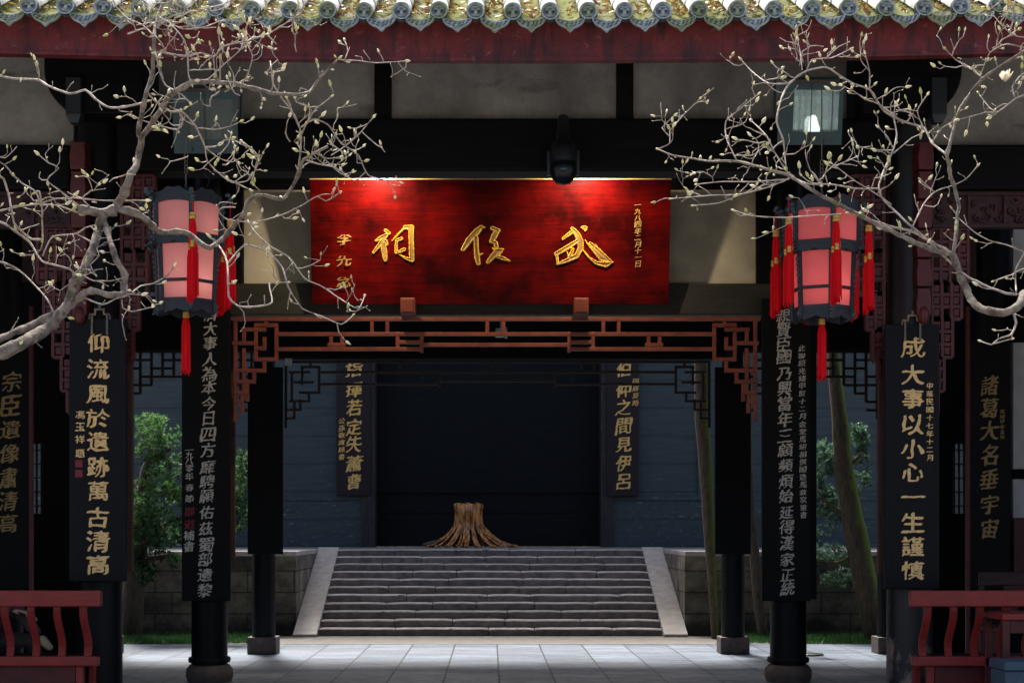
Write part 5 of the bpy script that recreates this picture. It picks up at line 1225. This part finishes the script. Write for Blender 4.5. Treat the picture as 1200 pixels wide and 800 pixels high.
LEFT = [
 ([(-95, 470), (-40, 442), (0, 415), (22, 404), (45, 391), (65, 375), (80, 355), (88, 332), (100, 312), (110, 290), (116, 266), (122, 250)], 22, 12, .5),
 ([(122, 250), (136, 245), (150, 215), (160, 190), (167, 160)], 13, 9, .5),
 ([(165, 160), (162, 155), (167, 130), (172, 107), (179, 85), (180, 60), (182, 30), (190, 5), (196, -25)], 7.5, 4, .7),
 ([(166, 160), (172, 154), (185, 135), (197, 115), (210, 105), (224, 97), (243, 96), (261, 97), (282, 100), (307, 106), (322, 110), (345, 111), (362, 108), (378, 88), (396, 70)], 8.5, 3, 1),
 ([(-90, 445), (-40, 415), (0, 397), (25, 386), (50, 375), (80, 361), (92, 350), (100, 343), (107, 340), (125, 345), (140, 345), (152, 342)], 13, 8, .5),
 ([(144, 345), (146, 322), (137, 305), (130, 285), (124, 264), (118, 250)], 8.5, 8, .4),
 ([(92, 246), (104, 247), (120, 249), (136, 246)], 13, 13, .4),
 ([(136, 246), (148, 246), (160, 251), (172, 257), (183, 268), (192, 272), (217, 272), (235, 285), (246, 291), (259, 282), (268, 272), (284, 253), (292, 234), (302, 229), (313, 230), (331, 234), (341, 222), (348, 208), (356, 187), (372, 178), (384, 172)], 9.5, 4, .6),
 ([(349, 206), (352, 180), (352, 152), (343, 132), (331, 116), (320, 98), (317, 74)], 4.5, 2.6, 1.4),
 ([(-60, 80), (0, 89), (15, 92.5), (45, 94), (57, 101), (82, 110), (100, 106), (112, 116), (127, 126), (150, 125), (176, 118)], 5, 4, .7),
 ([(172, 107), (180, 117), (200, 131), (213, 131), (229, 148), (240, 172), (243, 189), (260, 206), (280, 216), (292, 222)], 4, 2.2, 1.3),
 ([(-60, 245), (0, 260), (15, 269), (35, 284), (49, 306), (70, 312), (85, 318), (89, 342), (102, 350), (120, 357), (135, 350), (150, 346), (165, 335), (180, 332), (197, 322), (204, 312)], 5.5, 2.5, .8),
 ([(-60, 300), (0, 307), (20, 315), (37, 330), (55, 350), (63, 366)], 4, 3, .8),
 ([(-50, 190), (0, 207), (5, 212), (11, 232), (17, 262), (25, 271), (37, 280), (50, 281)], 4.5, 4, .8),
 ([(50, 281), (49, 240), (46, 224), (42, 225)], 3.5, 3, .8), ([(12, 202), (25, 214), (42, 225), (47, 238)], 3, 3, 1.2), ([(-30, 188), (0, 190), (8, 196), (14, 203)], 3, 2.4, 1.2),
 ([(-60, 255), (0, 247), (22, 242), (45, 239), (65, 233), (87, 232), (120, 235), (170, 235)], 3.4, 2.4, .8),
 ([(47, 240), (60, 240), (72, 242), (92, 250)], 3, 3, .8), ([(97, 245), (75, 227), (55, 211), (69, 197), (57, 191), (46, 182)], 3, 2, 1.2), ([(105, 242), (96, 232), (108, 222), (103, 208), (100, 204)], 2.6, 1.8, 1.8),
 ([(50, 300), (55, 288), (62, 277), (90, 274), (100, 267), (116, 263)], 3, 3, .8), ([(90, 274), (110, 286), (116, 300), (106, 310), (112, 322)], 3, 2, 1),
 ([(89, 307), (96, 321), (110, 329), (130, 329), (143, 326)], 3, 2.2, 1.4), ([(143, 351), (144, 361), (155, 365), (165, 363), (177, 360)], 3, 2, 1.4),
 ([(246, 291), (256, 288), (264, 300), (267, 314), (268, 347), (280, 359), (304, 359), (319, 354), (316, 332), (337, 331)], 4.6, 2.6, .7),
 ([(267, 308), (287, 287), (314, 295), (331, 314), (338, 337), (354, 361), (378, 371), (400, 380), (413, 370)], 3.6, 2, .8),
 ([(290, 258), (297, 270), (314, 287), (338, 301), (358, 327), (378, 336), (400, 351), (420, 362), (427, 347)], 3.8, 2, .9),
 ([(180, 60), (202, 64), (218, 66), (236, 62), (250, 67), (263, 54), (290, 48), (318, 38), (345, 20), (362, 0)], 4, 2.4, 1.8),
 ([(200, 28), (216, 47), (220, 66), (221, 88), (224, 97)], 3, 3, 1.6), ([(182, 57), (187, 84), (194, 100), (213, 111), (222, 120)], 3.2, 2.6, 1.2),
 ([(150, 40), (176, 30), (205, 18), (232, 12), (260, 6), (285, -6)], 3.4, 2.4, 1.8), ([(186, 20), (214, 34), (240, 32), (262, 24), (290, 26)], 3, 2, 2), ([(250, 67), (252, 84), (256, 95)], 3, 3, 1),
 ([(240, 97), (262, 76), (282, 58), (286, 40), (292, 24)], 3, 2, 2), ([(283, 100), (290, 88), (296, 66), (284, 42)], 2.8, 2, 1.8), ([(258, 97), (258, 70)], 2.8, 2.6, .6),
 ([(210, 132), (214, 145), (208, 152), (190, 148), (172, 143), (154, 136)], 3, 2, 1.3), ([(229, 148), (215, 140), (212, 130)], 2.4, 2, .8),
 ([(239, 172), (258, 186), (272, 190), (284, 184)], 2.8, 2, 1.8), ([(240, 172), (252, 172), (262, 165), (272, 162)], 2.6, 2, 2), ([(232, 150), (252, 152), (270, 148), (281, 143)], 2.6, 1.8, 1.6),
 ([(294, 215), (300, 195), (302, 182), (292, 172), (284, 166)], 3, 2, 1.5), ([(352, 150), (368, 140), (384, 146), (400, 168), (420, 182), (432, 206), (468, 214)], 3, 2, 1.6),
 ([(356, 187), (372, 192), (392, 196), (404, 204)], 2.8, 2, 1.8), ([(352, 160), (362, 140), (370, 128), (378, 122), (388, 114)], 2.8, 2, 1.8), ([(372, 178), (384, 190), (400, 204), (412, 202)], 2.6, 1.8, 1.6),
 ([(276, 243), (262, 243), (256, 248), (268, 258), (300, 260), (330, 252), (355, 240), (372, 230), (382, 236), (398, 226)], 3.2, 2, 1.2),
 ([(366, 178), (384, 186), (398, 184)], 2.4, 1.8, 1.8), ([(396, 70), (410, 71), (425, 72), (440, 74), (475, 72)], 2.8, 1.8, 1.4), ([(403, 72), (408, 60), (404, 48)], 2.4, 1.8, 1.8),
 ([(388, 182), (404, 172), (420, 158), (437, 138)], 2.6, 1.8, 1.2), ([(260, 206), (272, 214), (290, 212), (300, 198), (308, 180)], 2.6, 2, 1.4),
 ([(182, 44), (168, 30), (150, 22), (136, 8), (130, -8)], 2.8, 2, 1.8), ([(188, 14), (170, 6), (158, -6)], 2.6, 2, 1.8),
]
magnolia('magnolia_tree', 'budding magnolia with thick pale knotted limbs crossing the faded pink lantern', LEFT, [(-4.3, 9.3, -.02), (-4.25, 9.2, .9), (-4.1, 9.1, 1.9), P(-95, 470, 9.0), P(-110, 400, 9.0), P(-105, 300, 9.05), P(-80, 180, 9.1), P(-62, 90, 9.1), P(-50, -40, 9.1)],
         [.17, .14, .12, .10, .07, .055, .045, .035, .02], 9.0, 31,
         [(250, 30, 90, 34, 26), (215, 8, 60, 14, 14), (330, 60, 26, 24, 7), (385, 175, 40, 34, 11), (240, 170, 36, 26, 6), (130, 310, 24, 16, 4), (110, 215, 18, 14, 4), (250, 110, 28, 14, 6)], [])
RIGHT = [
 ([(1310, 330), (1250, 336), (1205, 343), (1192, 360), (1180, 366), (1160, 365), (1145, 360), (1135, 345), (1127, 327), (1120, 310), (1116, 297)], 17, 9, .4),
 ([(1117, 300), (1120, 277), (1122, 252), (1124, 244), (1120, 225), (1114, 205), (1110, 182), (1114, 165), (1121, 137), (1132, 117), (1147, 97), (1160, 86), (1185, 70), (1205, 57), (1240, 40)], 6, 3.5, .9),
 ([(1116, 298), (1107, 297), (1087, 290), (1062, 279), (1025, 262), (1002, 249), (969, 233), (945, 219), (925, 206), (901, 199), (864, 189), (830, 189), (800, 184), (788, 182), (771, 175)], 7.5, 2.2, .9),
 ([(1300, 350), (1240, 350), (1200, 346), (1180, 344), (1160, 337), (1135, 325), (1117, 311), (1105, 299), (1082, 277), (1062, 260), (1042, 241), (1032, 229), (1030, 217), (1037, 197), (1047, 175), (1051, 157), (1047, 137)], 5.5, 3.2, .8),
 ([(1116, 297), (1070, 272), (1045, 266), (1020, 258), (1000, 250)], 5.5, 4, .8),
 ([(1110, 182), (1092, 167), (1082, 150), (1057, 142), (1037, 131), (1027, 117), (1019, 105), (1000, 98), (984, 89), (969, 79), (945, 83), (925, 98), (916, 115), (910, 142), (918, 165), (921, 196)], 5, 2.6, 1.3),
 ([(1019, 105), (1019, 84), (1014, 64)], 3, 2, 2), ([(945, 83), (952, 70), (975, 68), (996, 58)], 2.8, 2, 2.4), ([(925, 98), (901, 98), (881, 84), (869, 71)], 2.8, 2, 1.8),
 ([(940, 82), (938, 62), (935, 48)], 2.4, 2, 1.6), ([(1057, 142), (1030, 122), (1015, 117), (1000, 107), (986, 100)], 3, 2, 1.4),
 ([(1029, 221), (1002, 221), (975, 216), (948, 216), (930, 208)], 3, 2.6, 1), ([(1045, 240), (1028, 228), (1002, 212), (975, 192)], 2.8, 1.8, 1.2), ([(975, 196), (990, 190), (1003, 184)], 2.4, 1.8, 1.2),
 ([(864, 189), (851, 162), (851, 142), (867, 128), (888, 111)], 3, 2, 1.8), ([(925, 206), (908, 179), (898, 159), (881, 142)], 3, 2, 2), ([(862, 182), (882, 182), (898, 170)], 2.4, 1.8, 1.6),
 ([(925, 209), (901, 219), (867, 228), (834, 229), (800, 232), (786, 233)], 3.2, 2, 1.3), ([(925, 210), (884, 213), (847, 213), (817, 216)], 3, 1.8, 1.6), ([(866, 229), (842, 238), (812, 241)], 2.4, 1.8, 1.4),
 ([(986, 251), (948, 253), (918, 255), (881, 253), (861, 247)], 2.6, 1.8, 1), ([(771, 175), (785, 168), (785, 154), (800, 136), (820, 116)], 2.6, 1.8, 1.4), ([(785, 160), (776, 150), (790, 136)], 2.2, 1.8, 2),
 ([(1186, 364), (1191, 378), (1185, 392), (1170, 397), (1162, 404), (1150, 400)], 5.5, 2, .7), ([(1164, 403), (1185, 397)], 2.4, 1.6, .8),
 ([(1260, 300), (1200, 315), (1185, 322), (1165, 329)], 3.4, 2.2, 1), ([(1260, 310), (1200, 295), (1180, 287), (1160, 282), (1142, 272), (1125, 257), (1116, 245)], 3.2, 2, 1),
 ([(1191, 343), (1190, 317), (1197, 302), (1210, 280)], 3, 2.4, .7), ([(1250, 95), (1200, 112), (1190, 116), (1170, 131), (1155, 132), (1137, 137), (1125, 140)], 3.4, 2, 1.2), ([(1168, 131), (1160, 127), (1147, 110)], 2.4, 2, 1),
 ([(1190, 116), (1186, 102), (1195, 90), (1210, 80)], 2.8, 2.4, 1.8), ([(1065, 275), (1082, 240), (1095, 225), (1120, 216), (1132, 210), (1145, 195)], 3.2, 2, 1), ([(1095, 225), (1080, 212)], 2.4, 1.8, 1.6),
 ([(1152, 92), (1138, 80), (1120, 70), (1108, 58)], 3, 2, 2.2), ([(1205, 57), (1180, 52), (1160, 62), (1150, 85)], 3, 2, 1.8), ([(1240, 30), (1200, 44), (1186, 40), (1172, 28), (1160, 12)], 3, 2, 2),
 ([(1250, 10), (1205, 22), (1190, 16), (1180, 4)], 3, 2, 2), ([(1092, 168), (1104, 150), (1118, 143)], 2.6, 1.8, 1.6), ([(1082, 150), (1075, 130), (1086, 112)], 2.6, 1.8, 2), ([(1047, 175), (1040, 160), (1030, 150)], 2.4, 1.8, 1.6),
 ([(1047, 180), (1068, 162), (1078, 158)], 2.6, 2, 1.4), ([(1020, 172), (1006, 173)], 2.2, 1.8, 1.6), ([(1047, 176), (1030, 176), (1006, 172)], 2.4, 1.8, 1.6),
]
magnolia('magnolia_tree', 'budding magnolia with a bent limb and one open white flower above the benches', RIGHT, [(4.5, 9.6, -.02), (4.45, 9.4, 1.0), (4.3, 9.2, 2.2), P(1310, 345, 9.0), P(1300, 240, 9.0), P(1262, 110, 9.0), P(1240, 20, 9.0), P(1236, -40, 9.0)],
         [.16, .13, .11, .085, .06, .045, .03, .02], 9.0, 57, [(1065, 140, 34, 18, 8), (1175, 48, 34, 30, 9), (965, 205, 30, 16, 5), (890, 178, 26, 22, 5), (1020, 215, 22, 18, 4), (950, 70, 24, 14, 4)], [(1178, 95)])
